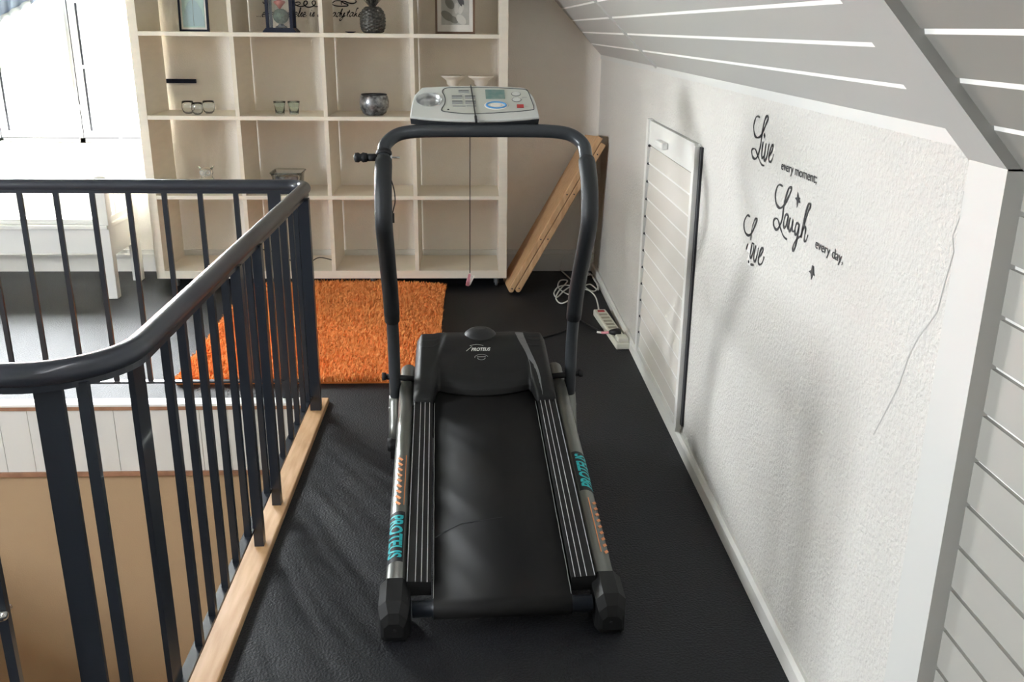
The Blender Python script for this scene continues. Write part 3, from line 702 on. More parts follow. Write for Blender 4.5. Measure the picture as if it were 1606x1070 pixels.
b.tube(smooth_path([(-1.30, 5.52, ZS[0]+.12), (-1.22, 5.55, ZS[0]+.10), (-1.12, 5.6, ZS[0]+.03), (-1.02, 5.58, ZS[0]+.02), (-.95, 5.6, ZS[0]+.05), (-.87, 5.7, ZS[0]+.004)], 6), .003, 8)
b.tube(smooth_path([(-1.30, 5.52, ZS[0]+.12), (-1.315, 5.56, ZS[0]+.06), (-1.31, 5.62, ZS[0]+.004)], 5), .003, 8)
tag(b.build('black_cable', M['cordb']), 'thin black cable lying in the bottom shelf row', 'cable')
b = MB(); p = at(285, 127, 1, YB); b.box(p.x-.22, p.x+.088, YB-.02, YB, p.z-.012, p.z+.012, bev=.002)
tag(b.build('wall_bar', M['darkframe']), 'short dark blue horizontal bar on wall behind the shelf', 'bar')

# ------------------------------------------------------------------ bench by the window
bn = empty('bench', (-2.75, 5.5, 0)); tag(bn, 'white wooden slatted bench with curved back under the window', 'bench')
BX1, BX0 = -2.055, -3.5; YF2, YK = 5.245, 5.70
def bpart(name, mb): return rel(mb.build(name, M['bench']), bn)
for x in (BX1, BX0): 
    s = -1 if x == BX1 else 1
    bpart('front_leg', MB().box(min(x, x+s*.062), max(x, x+s*.062), YF2, YF2+.055, 0, .655, bev=.003))
    bpart('back_leg', MB().box(min(x, x+s*.055), max(x, x+s*.055), YK-.045, YK+.01, 0, .735, bev=.003))
    k = MB(); cx = x+s*.031; k.lathe([(.02, .655), (.016, .660), (.030, .668), (.034, .680), (.034, .692), (.028, .703), (.004, .706)], (cx, YF2+.028, 0), 18); bpart('knob', k)
    k = MB(); k.lathe([(.018, .735), (.014, .742), (.026, .752), (.032, .768), (.026, .784), (.004, .79)], (x+s*.028, YK-.018, 0), 16); bpart('knob', k)
    ax0, ax1 = (x-.060, x+.010) if s < 0 else (x-.010, x+.060)
    bpart('armrest', MB().box(ax0, ax1, YF2+.02, YK, .602, .625, bev=.004))
    xm = x+s*.03
    for q in range(5): bpart('arm_spindle', MB().box(xm-.009, xm+.009, YF2+.10+q*.072, YF2+.122+q*.072, .46, .603))
    bpart('arm_panel', MB().box(xm-.012, xm+.012, YF2+.05, YK-.04, .24, .462))
b = MB(); b.box(BX0, BX1-.005, YF2-.012, YK-.02, .405, .430, bev=.004); bpart('seat', b)
bpart('apron', MB().box(BX0+.062, BX1-.062, YF2+.008, YF2+.03, .265, .405)); bpart('seat_cushion', MB().box(BX0+.07, BX1-.065, YF2+.01, YK-.05, .43, .465, bev=.012))
prof = [(-2.075, .705), (-2.10, .735), (-2.153, .737), (-2.205, .722), (-2.235, .70), (-2.265, .690), (-2.300, .712), (-2.348, .761), (-2.42, .772), (-2.58, .805), (-2.78, .838)]
mid = (BX0+BX1)/2
full = prof+[(2*mid-x, z) for x, z in reversed(prof)]
pts = smooth_path([(x, YK-.03, z) for x, z in full], 4)
b = MB(); b.prism([tuple(p) for p in pts]+[(BX0+.02, YK-.03, .625), (BX1-.02, YK-.03, .625)], (0, .025, 0)); bpart('back_panel', b)
for k in range(17): x = BX1-.10-k*.081; bpart('back_spindle', MB().box(x-.045, x, YK-.028, YK-.008, .51, .626))
bpart('back_rail', MB().box(BX0+.05, BX1-.05, YK-.034, YK-.004, .465, .512))

# ------------------------------------------------------------------ sill ornaments, curtain
ob = empty('sill_ornament', (at(190, 224, 1, 5.93).x, 5.93, WZ0-.003)); tag(ob, 'small blue and white ornament on the window sill beside the shelf', 'ornament')
b = MB(); b.lathe([(.020, 0), (.022, .01), (.010, .02), (.006, .06)], (0, 0, 0), 12); b.build('stand', M['clipwhite'], ob)
for dx, r in ((-.022, .018), (.003, .016), (.026, .015)):
    b = MB(); b.tube([(dx+r*.7*math.cos(t), 0, .078+r*math.sin(t)) for t in [2*PI*k/14 for k in range(14)]], .005, 8, closed=True); b.build('loop', M['purple'], ob)
b = MB(); p = at(219, 229, 1, 5.90); b.ball((p.x, 5.90, WZ0+.010), .022, 12, (1.1, .7, .6)); b.ball((p.x+.02, 5.90, WZ0+.022), .012, 10)
tag(b.build('sill_bird', M['purple']), 'tiny violet glass bird on the window sill end', 'ornament')
b = MB(); hem = MB(); rows = []
A_ = [(-30, 62), (0, 35), (22, 22), (45, 9), (72, -8), (110, -30)]
for i in range(8):
    t = i/7; row = []
    for k in range(48):
        u = k/47*5; i0 = min(int(u), 4); f = u-i0
        x = A_[i0][0]*(1-f)+A_[i0+1][0]*f; y = A_[i0][1]*(1-f)+A_[i0+1][1]*f
        p = at(x, y, 1, 5.86); row.append((p.x, 5.86+.012*math.sin(k*.9)*(.4+.6*(1-t)), p.z+t*(2.24-p.z)))
    rows.append(row)
b.grid(rows); cu = b.build('curtain', M['curtain']); tag(cu, 'grey blue gathered curtain at the window top left', 'curtain')
sol = cu.modifiers.new('thickness', 'SOLIDIFY'); sol.thickness = .003
hr = [[(p[0], p[1]-.004, p[2]+t*.028) for p in rows[0][:30]] for t in (0, .5, 1)]
hem.grid(hr); ho = hem.build('hem', M['curtainb'], cu); s2 = ho.modifiers.new('thickness', 'SOLIDIFY'); s2.thickness = .004

# ------------------------------------------------------------------ leaning planks
Pb, Pt = Vector((.262, 5.30, .012)), Vector((.756, 5.40, .866))
dl = (Pt-Pb).normalized(); dy = Vector((0, 1, 0)); wv = (dy-dl*dy.dot(dl)).normalized(); tv = wv.cross(dl).normalized()
if tv.x > 0: tv = -tv
Lp = (Pt-Pb).length; TH = .033
def plank(off, label, shift, ext):
    n = 10; o0 = Pb+tv*off+dl*shift; wd = .44
    P = []
    for k in range(n+1): a = PI/2+PI*k/n; P.append((TH/2+TH/2*math.cos(a)*1.0, TH/2+TH/2*math.sin(a)))     # rounded lower end (along, thick)
    P += [(Lp+ext-shift, 0), (Lp+ext-shift, TH)]
    b = MB(); b.prism([o0+dl*u+tv*v for u, v in P], wv*wd)
    o = b.build('wooden_board', M['beam']); tag(o, label, 'board', 'leaning wooden boards')
    bv = o.modifiers.new('rounded_edges', 'BEVEL'); bv.width = .005; bv.segments = 2; bv.limit_method = 'ANGLE'; bv.angle_limit = .9
    k = MB()
    for u in (.025, .36, .66, Lp-.07):
        c_ = o0+dl*u+tv*TH/2; k.tube([c_-wv*.0006, c_+wv*.004], .0045, 8)
        k.build('screw_hole', M['gasket_shade'], o); k = MB()
    k.bm.free()
plank(0, 'wooden board leaning in the corner, the right one against the knee wall', 0, 0); plank(TH+.002, 'wooden board leaning in the corner, the left one facing the shelf', -.022, .022)

# ------------------------------------------------------------------ power strip, cables, socket
ps = empty('power_strip', (0, 0, 0)); tag(ps, 'cream power strip with coiled white cord by the right wall', 'power strip')
pa_, pb_ = Vector((.684, 4.89, .001)), Vector((.728, 4.31, .001)); d = (pb_-pa_).normalized(); nx = Vector((-d.y, d.x, 0)); L = (pb_-pa_).length
ps.location = pa_; ps.rotation_euler = (0, 0, math.atan2(d.y, d.x))
b = MB(); b.box(0, L, -.034, .034, 0, .036, bev=.006); b.build('body', M['strip'], ps)
b = MB(); b.box(.030, .055, -.018, .018, .036, .040); b.build('switch', M['red'], ps)
for i in range(7):
    b = MB(); b.box(.085+i*.058, .118+i*.058, -.022, .022, .0355, .0368); b.build('socket', M['stripdark'], ps)
b = MB(); b.box(L-.075, L-.004, -.026, .030, .036, .058, bev=.006); b.build('adapter_plug', M['strip'], ps)
def W(pts): return [ps.matrix_basis.inverted() @ Vector(p) for p in pts]
bpy.context.view_layer.update()
ps_m = Matrix.Translation(pa_) @ Matrix.Rotation(math.atan2(d.y, d.x), 4, 'Z')
def W(pts): return [ps_m.inverted() @ Vector(p) for p in pts]
cz = lambda x, y, z: at(x, y, 2, z)
loopA = [(937, 482), (935, 468), (926, 457), (914, 453), (898, 449), (885, 456), (874, 466), (869, 460), (876, 450), (893, 448), (905, 456), (893, 470), (880, 476), (872, 468), (877, 456), (890, 441), (879, 440), (875, 449), (882, 457), (898, 463), (912, 452), (925, 446), (938, 455), (942, 444), (934, 432), (921, 429), (913, 440), (920, 452), (932, 457), (940, 449), (939, 437), (928, 431), (917, 434), (912, 445), (903, 446), (895, 438), (884, 428), (879, 423)]
P = [cz(x, y, .008+.006*((i*7) % 3)) for i, (x, y) in enumerate(loopA)]
P[0] = pa_+Vector((0, .005, .018))
P = [Vector((min(p.x, XW-.03), min(p.y, YB-.04), p.z)) for p in P]
b = MB(); b.tube(W(smooth_path(P, 6)), .0042, 8); b.build('cord', M['cordw'], ps)
b = MB(); P = [at(879, 423, 1, 5.86), at(884, 405, 1, 5.85), at(900, 392, 1, 5.85), at(920, 375, 1, 5.86), at(937, 356, 1, 5.87)]
b.tube(W(smooth_path(P, 6)), .0025, 8); b.build('cord', M['cordw'], ps)
so = at(938, 352, 1, YB); so.x = min(so.x, .735)
sk = MB().use(M['cordw']); sk.box(so.x-.03, so.x+.03, YB-.014, YB+.002, so.z-.035, so.z+.035, bev=.004); sk.box(so.x-.016, so.x+.016, YB-.04, YB-.014, so.z-.018, so.z+.014, bev=.004)
tag(sk.build('wall_socket'), 'small white wall socket with plug in the shaded corner', 'socket')
# treadmill power lead, plugged into the strip
pc = empty('power_lead', (.70, 4.38, .037)); tag(pc, 'black power lead plugged into the power strip', 'power cord')
b = MB(); b.tube(smooth_path([at(970, 521, 2, .06), at(964, 521, 2, .065), at(956, 521, 2, .06)], 4), [.018, .020, .020, .019, .018, .016, .015, .012, .009][:9], 10)
rel(b.build('plug', M['cordb']), pc)
b = MB(); b.tube(smooth_path([at(957, 521, 2, .058), at(950, 522, 2, .05), at(944, 522, 2, .045)], 4), .007, 8); rel(b.build('pink_sleeve', M['pink']), pc)
b = MB(); b.tube([at(944, 522, 2, .045), at(937, 521, 2, .04)], .006, 8); rel(b.build('white_tip', M['clipwhite']), pc)
b = MB(); b.tube(smooth_path([at(944, 521, 2, .04), at(932, 515, 2, .02), at(918, 507, 2, .005), at(908, 503, 2, .005), at(898, 513, 2, .006), at(880, 521, 2, .006), at(852, 529, 2, .006), at(835, 534, 2, .008), at(815, 538, 2, .01)], 6), .0045, 8)
rel(b.build('lead', M['cordb']), pc)

# ================================================================== treadmill
TR = math.radians(2)
tm = empty('treadmill', (.07, 2.05, 0), TR); tag(tm, 'black folding treadmill with grey rails in the middle of the room', 'treadmill')
def deck(y): return .100+.139*(y-.03)
def T(name, mb, m=None, parent=None, recalc=True): return mb.build(name, m, parent or tm, recalc=recalc)
# belt: closed loop round rollers
b = MB(); bw_ = .180; rings = []
loop = [(y, deck(y)) for y in [.03+.05*i for i in range(0, 25)]]
yr = 1.26
front = [(yr+.028*math.sin(a), deck(yr)-.028+.028*math.cos(a)) for a in [PI*k/8 for k in range(1, 8)]]
under = [(y, deck(y)-.056) for y in [1.23-.06*i for i in range(0, 21)]]
rear = [(.03-.030*math.sin(a), deck(.03)-.029-.029*math.cos(a)) for a in [PI*k/8 for k in range(1, 8)]]
prof = loop+front+under+rear
n = len(prof); cyc = [Vector((0, y, z)) for y, z in prof]
ringsO = []
for i in range(n):
    t = (cyc[(i+1) % n]-cyc[i-1]).normalized(); nn = Vector((0, t.z, -t.y))*.0022
    p = cyc[i]
    ringsO.append([(-bw_, p.y, p.z), (bw_, p.y, p.z), (bw_, p.y+nn.y, p.z+nn.z), (-bw_, p.y+nn.y, p.z+nn.z)])
b.loft(ringsO, False, True, True); belt = T('belt', b, M['belt'])
b = MB()
for s, x in ((1, -.1795), (-1, .1795)): b.ribbon([(x+random.uniform(-.0006, .0006), y, deck(y)) for y in [.03+.03*i for i in range(34)]], .0018, (0, -.137, .99), .0004, .0004)
T('belt_edge', b, M['btn'], belt)
b = MB(); b.ribbon([(-.175, .275, deck(.275)), (-.15, .30, deck(.30)), (-.10, .335, deck(.335)), (.02, .36, deck(.36))], [.004, .003, .002, .001], (0, -.137, .99), .0003, .0002); T('belt_seam', b, M['consoledark'], belt)
b = MB(); b.box(-.178, .178, .06, 1.22, .0, .035); 
for v in b.bm.verts: v.co.z += deck(v.co.y)-.046
T('deck', b, M['blackplastic'])
b = MB(); b.lathe([(.005, -.235), (.022, -.235), (.022, -.183), (.026, -.183), (.026, .183), (.022, .183), (.022, .235), (.005, .235)], (0, .03, deck(.03)-.030), 20, 'x'); T('rear_roller', b, M['black'])
# foot rails with silver ridges
for s in (-1, 1):
    b = MB().use(M['blackplastic'])
    xi, xo = .186, .250
    sec = [(xi, -.035), (xi, .006), (xi+.004, .012)]
    b.prism([(s*xi, .08, deck(.08)-.03), (s*xi, .08, deck(.08)+.010), (s*xo, .08, deck(.08)+.014), (s*xo, .08, deck(.08)-.03)], (0, 1.10, .139*1.10))
    b.use(M['ridge'])
    for k in range(4):
        xx = xi+.010+k*.0155+(.006 if k == 3 else 0); zt = .0105+.004*(xx-xi)/(xo-xi)
        b.prism([(s*(xx-.0012), .08, deck(.08)+zt-.001), (s*(xx-.0006), .08, deck(.08)+zt+.002), (s*(xx+.0006), .08, deck(.08)+zt+.002), (s*(xx+.0012), .08, deck(.08)+zt-.001)], (0, 1.10, .139*1.10))
    T('foot_rail', b)
    # side tube
    b = MB(); xr = s*.278; ra = .030
    b.tube([(xr, .05, deck(.05)-.022), (xr, .4, deck(.4)-.022), (xr, .9, deck(.9)-.022), (xr, 1.30, deck(1.30)-.022)], ra, 24); rail = T('side_tube', b, M['tube'])
    # printed lettering wrapped on the tube
    def wrap(y0, y1, u, v, h0, h1, flip):
        y = y0+(y1-y0)*u; a = h0+(h1-h0)*v
        lf = flip if flip else .0014
        return (xr+s*(ra+lf)*math.sin(a), y, deck(y)-.022+(ra+lf)*math.cos(a))
    if s > 0:
        text_obj('brand_print', 'PROTEUS', lambda u, v: wrap(.485, .665, u, v, 1.15, -.75, 0), M['teal'], rail, shear=.15, bold=.03, sub=True)
        oy0, oy1, ha = .18, .43, .75
    else:
        text_obj('brand_print', 'PROTEUS', lambda u, v: wrap(.375, .185, u, v, 1.0, -.9, 0), M['teal'], rail, shear=.15, bold=.03, sub=True)
        oy0, oy1, ha = .42, .68, .3
    b = MB(); yb0, yb1 = (.47, .68) if s > 0 else (.17, .39)
    b.loft([[wrap(yb0, yb0, 0, 0, 1.25-1.75*k/8, 0, .0007) for k in range(9)], [wrap(yb1, yb1, 0, 0, 1.25-1.75*k/8, 0, .0007) for k in range(9)]], False)
    b.bm.faces.ensure_lookup_table(); bmesh.ops.delete(b.bm, geom=[b.bm.faces[8]], context='FACES_ONLY')
    T('print_ground', b, M['ink'], rail)
    b = MB()
    for q in range(9):
        ya = oy0+(oy1-oy0)*q/9
        P = [wrap(ya, ya+.022, t/3, 0, ha-.35+.25*(t/3), 0, 0) for t in range(4)]
        b.ribbon([Vector(wrap(ya, ya+.02, t/3, 0, ha-.28+.5*t/3, 0, 0)) for t in range(4)], .008, (s*math.sin(ha), -.13, math.cos(ha)), .0006, .0003)
    b.ribbon([Vector(wrap(oy0, oy1, t/10, 0, ha-.62, 0, 0)) for t in range(11)], .003, (s*math.sin(ha-.6), -.13, math.cos(ha-.6)), .0006, .0003)
    T('stripe_print', b, M['orangeprint'], rail)
    # rear boot
    b = MB(); rings = []
    def oct_(cx, y, z0, z1, wd, ch):
        a = wd/2
        return [(cx-a+ch, y, z1), (cx+a-ch, y, z1), (cx+a, y, z1-ch), (cx+a, y, z0+ch*.4), (cx+a-ch*.4, y, z0), (cx-a+ch*.4, y, z0), (cx-a, y, z0+ch*.4), (cx-a, y, z1-ch)]
    for y, z0, z1, wd in ((-.022, .022, .062, .050), (-.012, .006, .088, .068), (.012, .001, .110, .080), (.10, .006, .120, .080), (.112, .02, .112, .066)): rings.append(oct_(xr+s*.003, y, z0, z1, wd, .020 if wd > .06 else .012))
    b.loft(rings, True, False); boot = T('rear_boot', b, M['blackplastic'])
    b = MB(); b.tube([(xr, -.026, .045), (xr, -.018, .045)], .004, 10); T('screw', b, M['ink'], boot)
# motor hood
def hood_pt(u, v):
    """u -1..1 across, v 0..1 from the front lip to the rear foot"""
    x = .250*u*(1.0-.03*v)
    au = abs(u)
    ss = lambda a, b_, t: (lambda q: q*q*(3-2*q))(min(1, max(0, (t-a)/(b_-a))))
    lobe = ss(.66, .75, au)
    y0 = 1.095-.040*(1-min(1, (u/.66)**2))*(1-lobe)-.095*lobe
    Lf = 1.40-y0
    prof = [(0, .004), (.012, .026), (.05, .040), (.25, .062), (.5, .084), (.75, .098), (.90, .100), (.955, .086), (.985, .05), (1, -.06)]
    k = v*(len(prof)-1); i = min(int(k), len(prof)-2); f = k-i
    py = prof[i][0]*(1-f)+prof[i+1][0]*f; pz = prof[i][1]*(1-f)+prof[i+1][1]*f
    edge = .53+.16*ss(.15, .80, 1-py)
    step = ss(edge+.09, edge-.0, au)*.011*ss(.0, .12, py)*ss(.95, .70, py)
    side = ss(.90, 1.0, au)
    z = deck(y0+py*Lf)+pz*(1-.30*side**2)+step
    return Vector((x, y0+py*Lf, z))
b = MB(); NU, NV = 64, 46
us = [-1+2*i/NU for i in range(NU+1)]; vs = [j/NV for j in range(NV+1)]
rows = []
for v in vs:
    row = [hood_pt(u, v) for u in us]
    l0, r0 = row[0].copy(), row[-1].copy()
    row = [Vector((l0.x-.006, l0.y, min(l0.z-.012, deck(l0.y)+.03))), ]+row+[Vector((r0.x+.006, r0.y, min(r0.z-.012, deck(r0.y)+.03)))]
    row = [Vector((l0.x-.008, l0.y, deck(l0.y)-.05))]+row+[Vector((r0.x+.008, r0.y, deck(r0.y)-.05))]
    rows.append(row)
lip = [Vector((p.x, p.y+.004, min(p.z, deck(p.y)+.006) if i not in (0, len(rows[0])-1) else p.z)) for i, p in enumerate(rows[0])]
b.grid([lip]+rows); hood = T('motor_hood', b, M['blackplastic'])
b = MB(); b.ball((-.004, 1.345, .372), .066, 24, (1, .9, .64)); T('dome', b, mat('dome_plastic', (.022, .022, .024), .48, bump=.1, bscale=200), hood)
b = MB(); P = [[], []]
for k in range(22):
    v = .14+.50*k/21; pr_ = hood_pt(.5, v)
    py = (k/21)
    ss = lambda a, b_, t: (lambda q: q*q*(3-2*q))(min(1, max(0, (t-a)/(b_-a))))
    best = None
    p0 = hood_pt(0, v); frac = (p0.y-1.05)/.35
    e = .53+.16*ss(.15, .80, 1-frac)
    P[0].append(hood_pt(e+.0, v)+Vector((0, -.0003, .0012))); P[1].append(hood_pt(e+.13, v)+Vector((0, -.0003, .0012)))
b.grid(P); so_ = T('highlight_band', b, M['highlight'], hood)  # lighter strip paints the window highlight along the hood step
for s in (-1, 1):
    for k in range(3):
        b = MB(); v = .515+.043*k
        q = [hood_pt(s*(.66+.30*t/6), v)+Vector((0, 0, .0006)) for t in range(7)]
        b.ribbon(q, [.001, .003, .004, .004, .004, .004, .004], (0, -.2, 1), .0004, .0006); T('vent_slot', b, M['ink'], hood)
def on_hood(x, y):
    u = x/.245; lo, hi = 0.0, .75
    for _ in range(24):
        mid_ = (lo+hi)/2
        if hood_pt(u, mid_).y < y: lo = mid_
        else: hi = mid_
    p = hood_pt(u, lo); return p+Vector((0, -.0006, .0018))
text_obj('logo', 'PROTEUS', lambda u, v: on_hood(-.042+.072*u, 1.222+.026*v), M['print_'], hood, shear=.35, bold=.03, sub=True)
b = MB()
b.ribbon([on_hood(-.046+.05*t/8, 1.252+.008*math.sin(PI*t/8)) for t in range(9)], .002, (0, -.2, 1), .0002, .0003)
b.ribbon([on_hood(-.060+.022*t/3, 1.222+.026*t/3) for t in range(4)], .002, (0, -.2, 1), .0002, .0003)
T('logo_swoosh', b, M['print_'], hood)
b = MB()
b.ribbon([on_hood(-.006+.024*math.cos(t), 1.188+.014*math.sin(t)) for t in [PI*.05+PI*1.0*k/14 for k in range(15)]], .0018, (0, -.2, 1), .0002, .0003)
b.ribbon([on_hood(-.022+.032*k/4, 1.190) for k in range(5)], .0035, (0, -.2, 1), .0002, .0003)
b.ribbon([on_hood(-.006+.015*math.cos(t), 1.188-.014*math.sin(t)) for t in [PI*.1+PI*.8*k/10 for k in range(11)]], .0025, (0, -.2, 1), .0002, .0003)
T('emblem', b, M['silver'], hood)
b = MB(); b.box(-.235, .235, 1.05, 1.36, .09, .24); T('motor_tray', b, M['blackplastic'])
# uprights: one continuous handle tube
UX = .325
prof = [(1.195, .19), (1.18, .245), (1.168, .41), (1.090, .61), (.960, .78), (.868, .90), (.862, .97), (.895, 1.045), (.985, 1.115)]
side = smooth_path([(0, y, z) for y, z in prof], 6)
L_ = [(-UX, p.y, p.z) for p in side]; R_ = [(UX, p.y, p.z) for p in reversed(side)]
cor = smooth_path([(-UX, .985, 1.115), (-UX+.006, 1.015, 1.143), (-UX+.045, 1.040, 1.170), (-UX+.11, 1.045, 1.180), (-UX+.2, 1.046, 1.182)], 5)
corR = [(-p.x, p.y, p.z) for p in reversed(cor)]
path = L_[:-1]+[tuple(p) for p in cor]+[(0, 1.046, 1.182)]+corR[:-1]+R_
b = MB(); b.tube(path, .0215, 20); hb = T('handle_frame', b, M['bar'])
for s in (-1, 1):
    g = [(s*UX, p.y, p.z) for p in side if .50 < p.z < 1.10]
    b = MB(); n = len(g); b.tube(g, [.0265]+[.0275]*(n-2)+[.0265], 20); T('foam_grip', b, M['foam'])
    # silver foot socket, clamp, knob
    b = MB(); b.tube([(s*UX, 1.105, .055), (s*UX, 1.150, .105), (s*UX, 1.188, .175), (s*UX, 1.197, .20)], [.026, .026, .026, .024], 20); b.tube([(s*UX, 1.175, .145), (s*UX, 1.182, .158)], .0275, 20); ft = T('upright_socket', b, M['tube'])
    b = MB(); b.lathe([(.006, -.030), (.024, -.028), (.030, -.012), (.030, .012), (.024, .028), (.006, .030)], (s*(UX+.002), 1.098, .044), 18, 'x'); b.box(s*UX-.018, s*UX+.018, 1.07, 1.115, .001, .05); T('socket_end', b, M['blackplastic'], ft)
    b = MB(); b.tube([(s*(UX+.040), 1.178, .282), (s*.25, 1.178, .270)], .011, 12); b.tube([(s*(UX+.046), 1.178, .282), (s*(UX+.032), 1.178, .282)], .015, 10); T('pivot_bolt', b, M['ink'])
b = MB(); kx, ky, kz = -UX, .975, 1.105
b.tube([(kx-.02, ky, kz), (kx-.055, ky, kz)], .012, 12); b.lathe([(.008, -.050), (.014, -.053), (.016, -.066), (.011, -.073), (.016, -.080), (.015, -.090), (.007, -.094)], (kx, ky, kz), 16, 'x'); T('adjusting_knob', b, M['ink'])
b = MB(); b.tube([(kx+.02, ky, kz), (kx+.050, ky, kz)], .003, 8); b.tube([(kx+.018, ky, kz), (kx+.026, ky, kz)], .010, 10); T('locking_pin', b, M['steel'])
b = MB(); b.tube([(kx, ky+.012, kz+.014), (kx, ky+.0, kz+.002)], .0255, 18); T('collar', b, M['ink'])
b = MB(); b.tube(smooth_path([(kx+.022, .90, 1.055), (kx+.034, .875, 1.02), (kx+.037, .868, .985), (kx+.030, .872, .955), (kx+.026, .872, .94)], 6), .002, 8); b.tube([(kx+.027, .872, .945), (kx+.027, .87, .915)], .006, 8); T('wire_loop', b, M['ink'])
# console
c0 = Vector((-.031, 1.03, 1.212)); cb = Vector((0, .14, .095)).normalized(); cn = Vector((0, -.095, .14)).normalized()
def CP(a, b_, h=0): return c0+Vector((a+.023, 0, 0))+cb*b_+cn*h
def outline(sc=1, db=0):
    o = []
    for k in range(17): t = -1+2*k/16; o.append((-.023+.210*t*sc, .021-.018*(1-t*t)+db))
    for k in range(1, 5): t = k/5; o.append((-.023+(.210-.008*t-.016*t**3)*sc, .021+t*.141))
    o.append((-.023+.172*sc, .172-db))
    for k in range(9): t = 1-2*k/8; o.append((-.023+.160*t*sc, .175+.008*(1-t*t)-db))
    o.append((-.023-.172*sc, .172-db))
    for k in range(4, 0, -1): t = k/5; o.append((-.023-(.210-.008*t-.016*t**3)*sc, .021+t*.141))
    return o
b = MB(); o1 = outline()
def shrink(o, k): 
    cx, cy = -.023, .085
    return [(cx+(x-cx)*(1-k/.2), cy+(y-cy)*(1-k/.09)) for x, y in o]
hole = [(-.1715+.041*math.cos(2*PI*k/32), .107+.033*math.sin(2*PI*k/32)) for k in range(32)]
b.loft([[CP(x, y, -.006) for x, y in shrink(o1, .001)], [CP(x, y, -.003) for x, y in o1], [CP(x, y, -.0) for x, y in shrink(o1, .001)], [CP(x, y, .002) for x, y in shrink(o1, .004)]], False, False)
te = []
for ringp in (shrink(o1, .004), hole):
    vv = [b.bm.verts.new(CP(x, y, .002)) for x, y in ringp]
    te += [b.bm.edges.new((vv[k], vv[(k+1) % len(vv)])) for k in range(len(vv))]
bmesh.ops.triangle_fill(b.bm, edges=te, use_beauty=True, normal=cn)
bmesh.ops.remove_doubles(b.bm, verts=b.bm.verts, dist=.0001)
cs = T('console', b, M['console'])
b = MB(); b.loft([[CP(x, y, -.042) for x, y in shrink(o1, .02)], [CP(x, y, -.029) for x, y in shrink(o1, .002)], [CP(x, y, -.0062) for x, y in shrink(o1, .0005)]], False, False); T('console_base', b, M['consoledark'], cs)
b = MB(); b.box(-.14, .14, 1.035, 1.075, 1.165, 1.20); T('console_bracket', b, M['consoledark'], cs)
# cup holder: raised ring and dished cup
b = MB(); 
def ell(cx, cy, rx, ry, h, n=32): return [CP(cx+rx*math.cos(2*PI*k/n), cy+ry*math.sin(2*PI*k/n), h) for k in range(n)]
b.loft([ell(-.1715, .107, .044, .036, .0021), ell(-.1715, .107, .0425, .0345, .0042), ell(-.1715, .107, .0405, .0325, .003), ell(-.1715, .107, .038, .030, -.012), ell(-.1715, .107, .030, .023, -.024), ell(-.1715, .107, .008, .006, -.026)], False); b.face([b.bm.verts[k] for k in ()]) if False else None; T('cup_holder', b, M['silver'], cs)
PLn = [(-.1273, .150), (-.1139, .168), (-.06, .1715), (.023, .1715), (.10, .168), (.148, .162), (.158, .152), (.166, .11), (.1718, .068), (.1607, .056), (.08, .045), (-.0268, .036), (-.08, .040), (-.1258, .049), (-.130, .062), (-.121, .085), (-.1184, .111), (-.122, .132)]
fp = [CP(x, y, .0021) for x, y in PLn]
b = MB(); b.tube(smooth_path(fp, 4, True), .0016, 6, closed=True); T('panel_outline', b, M['consoledark'], cs)
b = MB(); b.prism([CP(x, y, .0012) for x, y in PLn], cn*.0012); T('membrane_panel', b, mat('membrane', (.54, .55, .50), .5), cs)
def cbox(name, x0, x1, y0, y1, h, m): 
    b = MB(); b.prism([CP(x0, y0, .002), CP(x1, y0, .002), CP(x1, y1, .002), CP(x0, y1, .002)], cn*h); return T(name, b, m, cs)
cbox('display', .0153, .0794, .112, .159, .002, M['lcd'])
for x, y in ((-.0567, .1462), (-.0794, .118), (-.0361, .118), (-.0789, .0915), (-.0358, .0915)):
    k = cbox('button', x-.017, x+.017, y-.006, y+.006, .002, M['btn'])
    q = MB(); q.prism([CP(x-.017, y+.0058, .0038), CP(x+.017, y+.0058, .0038), CP(x+.017, y+.0085, .0038), CP(x-.017, y+.0085, .0038)], cn*.0006); T('button_mark', q, M['consoledark'], k)
cbox('print_line', -.094, -.052, .071, .078, .0006, M['btn']); cbox('print_line', -.049, -.017, .072, .079, .0006, M['btn'])
b = MB(); b.tube([CP(.0485+.032*math.cos(t), .0794+.0155*math.sin(t), .003) for t in [2*PI*k/28 for k in range(28)]], .0035, 8, closed=True); T('speed_ring', b, M['blue'], cs)
b = MB(); b.loft([ell(.0485, .0794, .040, .0225, .0022), ell(.0485, .0794, .039, .0215, .0034)]); T('speed_pad', b, M['clipwhite'], cs)
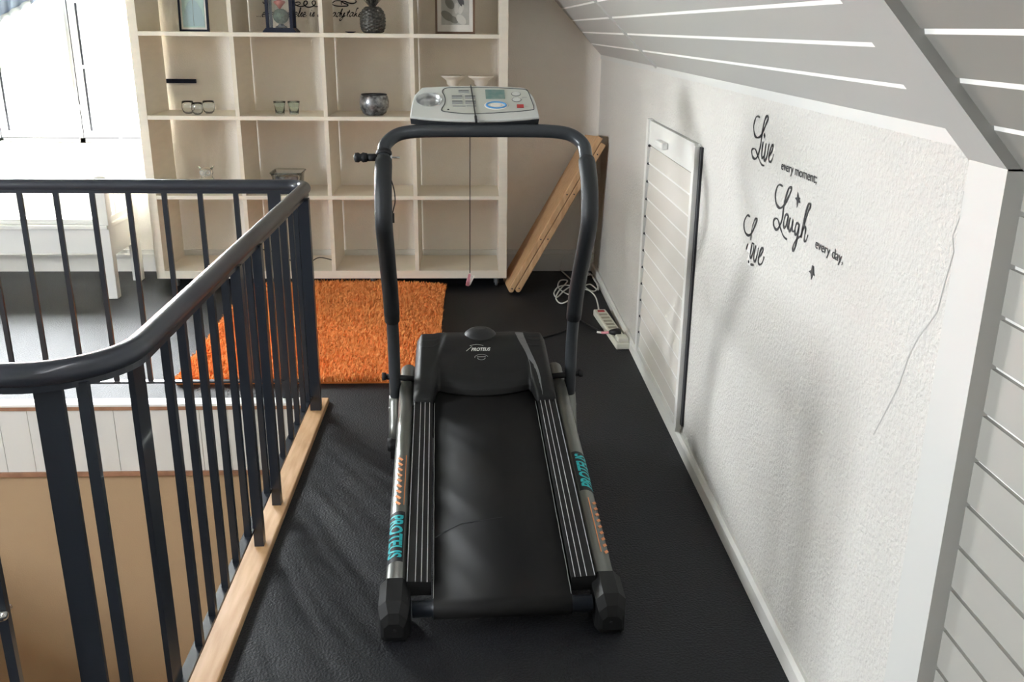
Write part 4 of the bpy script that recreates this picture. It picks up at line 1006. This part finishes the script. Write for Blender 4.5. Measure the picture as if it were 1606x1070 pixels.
b = MB(); b.loft([ell(.0485, .0794, .018, .009, .0034), ell(.0485, .0794, .016, .008, .005)]); T('speed_button', b, M['clipwhite'], cs)
for y in (.1383, .1083):
    b = MB(); b.loft([ell(.1171, y, .015, .011, .002), ell(.1171, y, .0135, .0098, .0042)]); k = T('round_button', b, M['console'], cs)
    q = MB(); q.tube([CP(.1171+.015*math.cos(t), y+.011*math.sin(t), .0025) for t in [2*PI*j/24 for j in range(24)]], .0009, 6, closed=True); T('button_ring', q, M['consoledark'], k)
cbox('stop_button', .1164, .1385, .0668, .0808, .004, M['red'])
b = MB(); b.loft([ell(-.109, .058, .004, .0035, .002), ell(-.109, .058, .003, .0025, .003)]); T('socket_hole', b, M['ink'], cs)
cbox('print_line', .135, .152, .119, .1225, .0005, M['btn'])

# safety clip on its cord
sc_ = empty('safety_clip', (0, 3.2, .78)); tag(sc_, 'pink and white clip hanging on a thin black cord from the console', 'safety clip')
Mt = Matrix.Translation((.07, 2.05, 0)) @ Matrix.Rotation(TR, 4, 'Z')
hang = at(737, 215, 1, 3.16); low = at(737, 428, 1, 3.16)
b = MB(); b.tube([tuple(Mt @ CP(-.0324, .183, .004)), tuple(Mt @ CP(-.026, .09, .0042)), tuple(Mt @ CP(-.0225, .03, .0045)), tuple(Mt @ CP(-.0201, -.012, .0045))], .0018, 8)
b.tube([(hang.x, 3.16, 1.235), tuple(hang), tuple(low)], .0016, 8); b.tube([tuple(Mt @ CP(-.0215, .022, .0048)), tuple(Mt @ CP(-.0201, -.010, .0048))], .004, 8)
rel(b.build('cord', M['cordb']), sc_)
b = MB(); a1, a2 = at(736.5, 430, 1, 3.16), at(733, 448, 1, 3.16); b.tube([tuple(a1), tuple((a1+a2)/2), tuple(a2)], [.004, .006, .0065], 12); rel(b.build('clip_arm', M['pink']), sc_)
b = MB(); a1, a2 = at(742, 432.5, 1, 3.165), at(736, 447, 1, 3.165); b.tube([tuple(a1), tuple((a1+a2)/2), tuple(a2)], [.0055, .005, .004], 12); rel(b.build('clip_arm', M['clipwhite']), sc_)
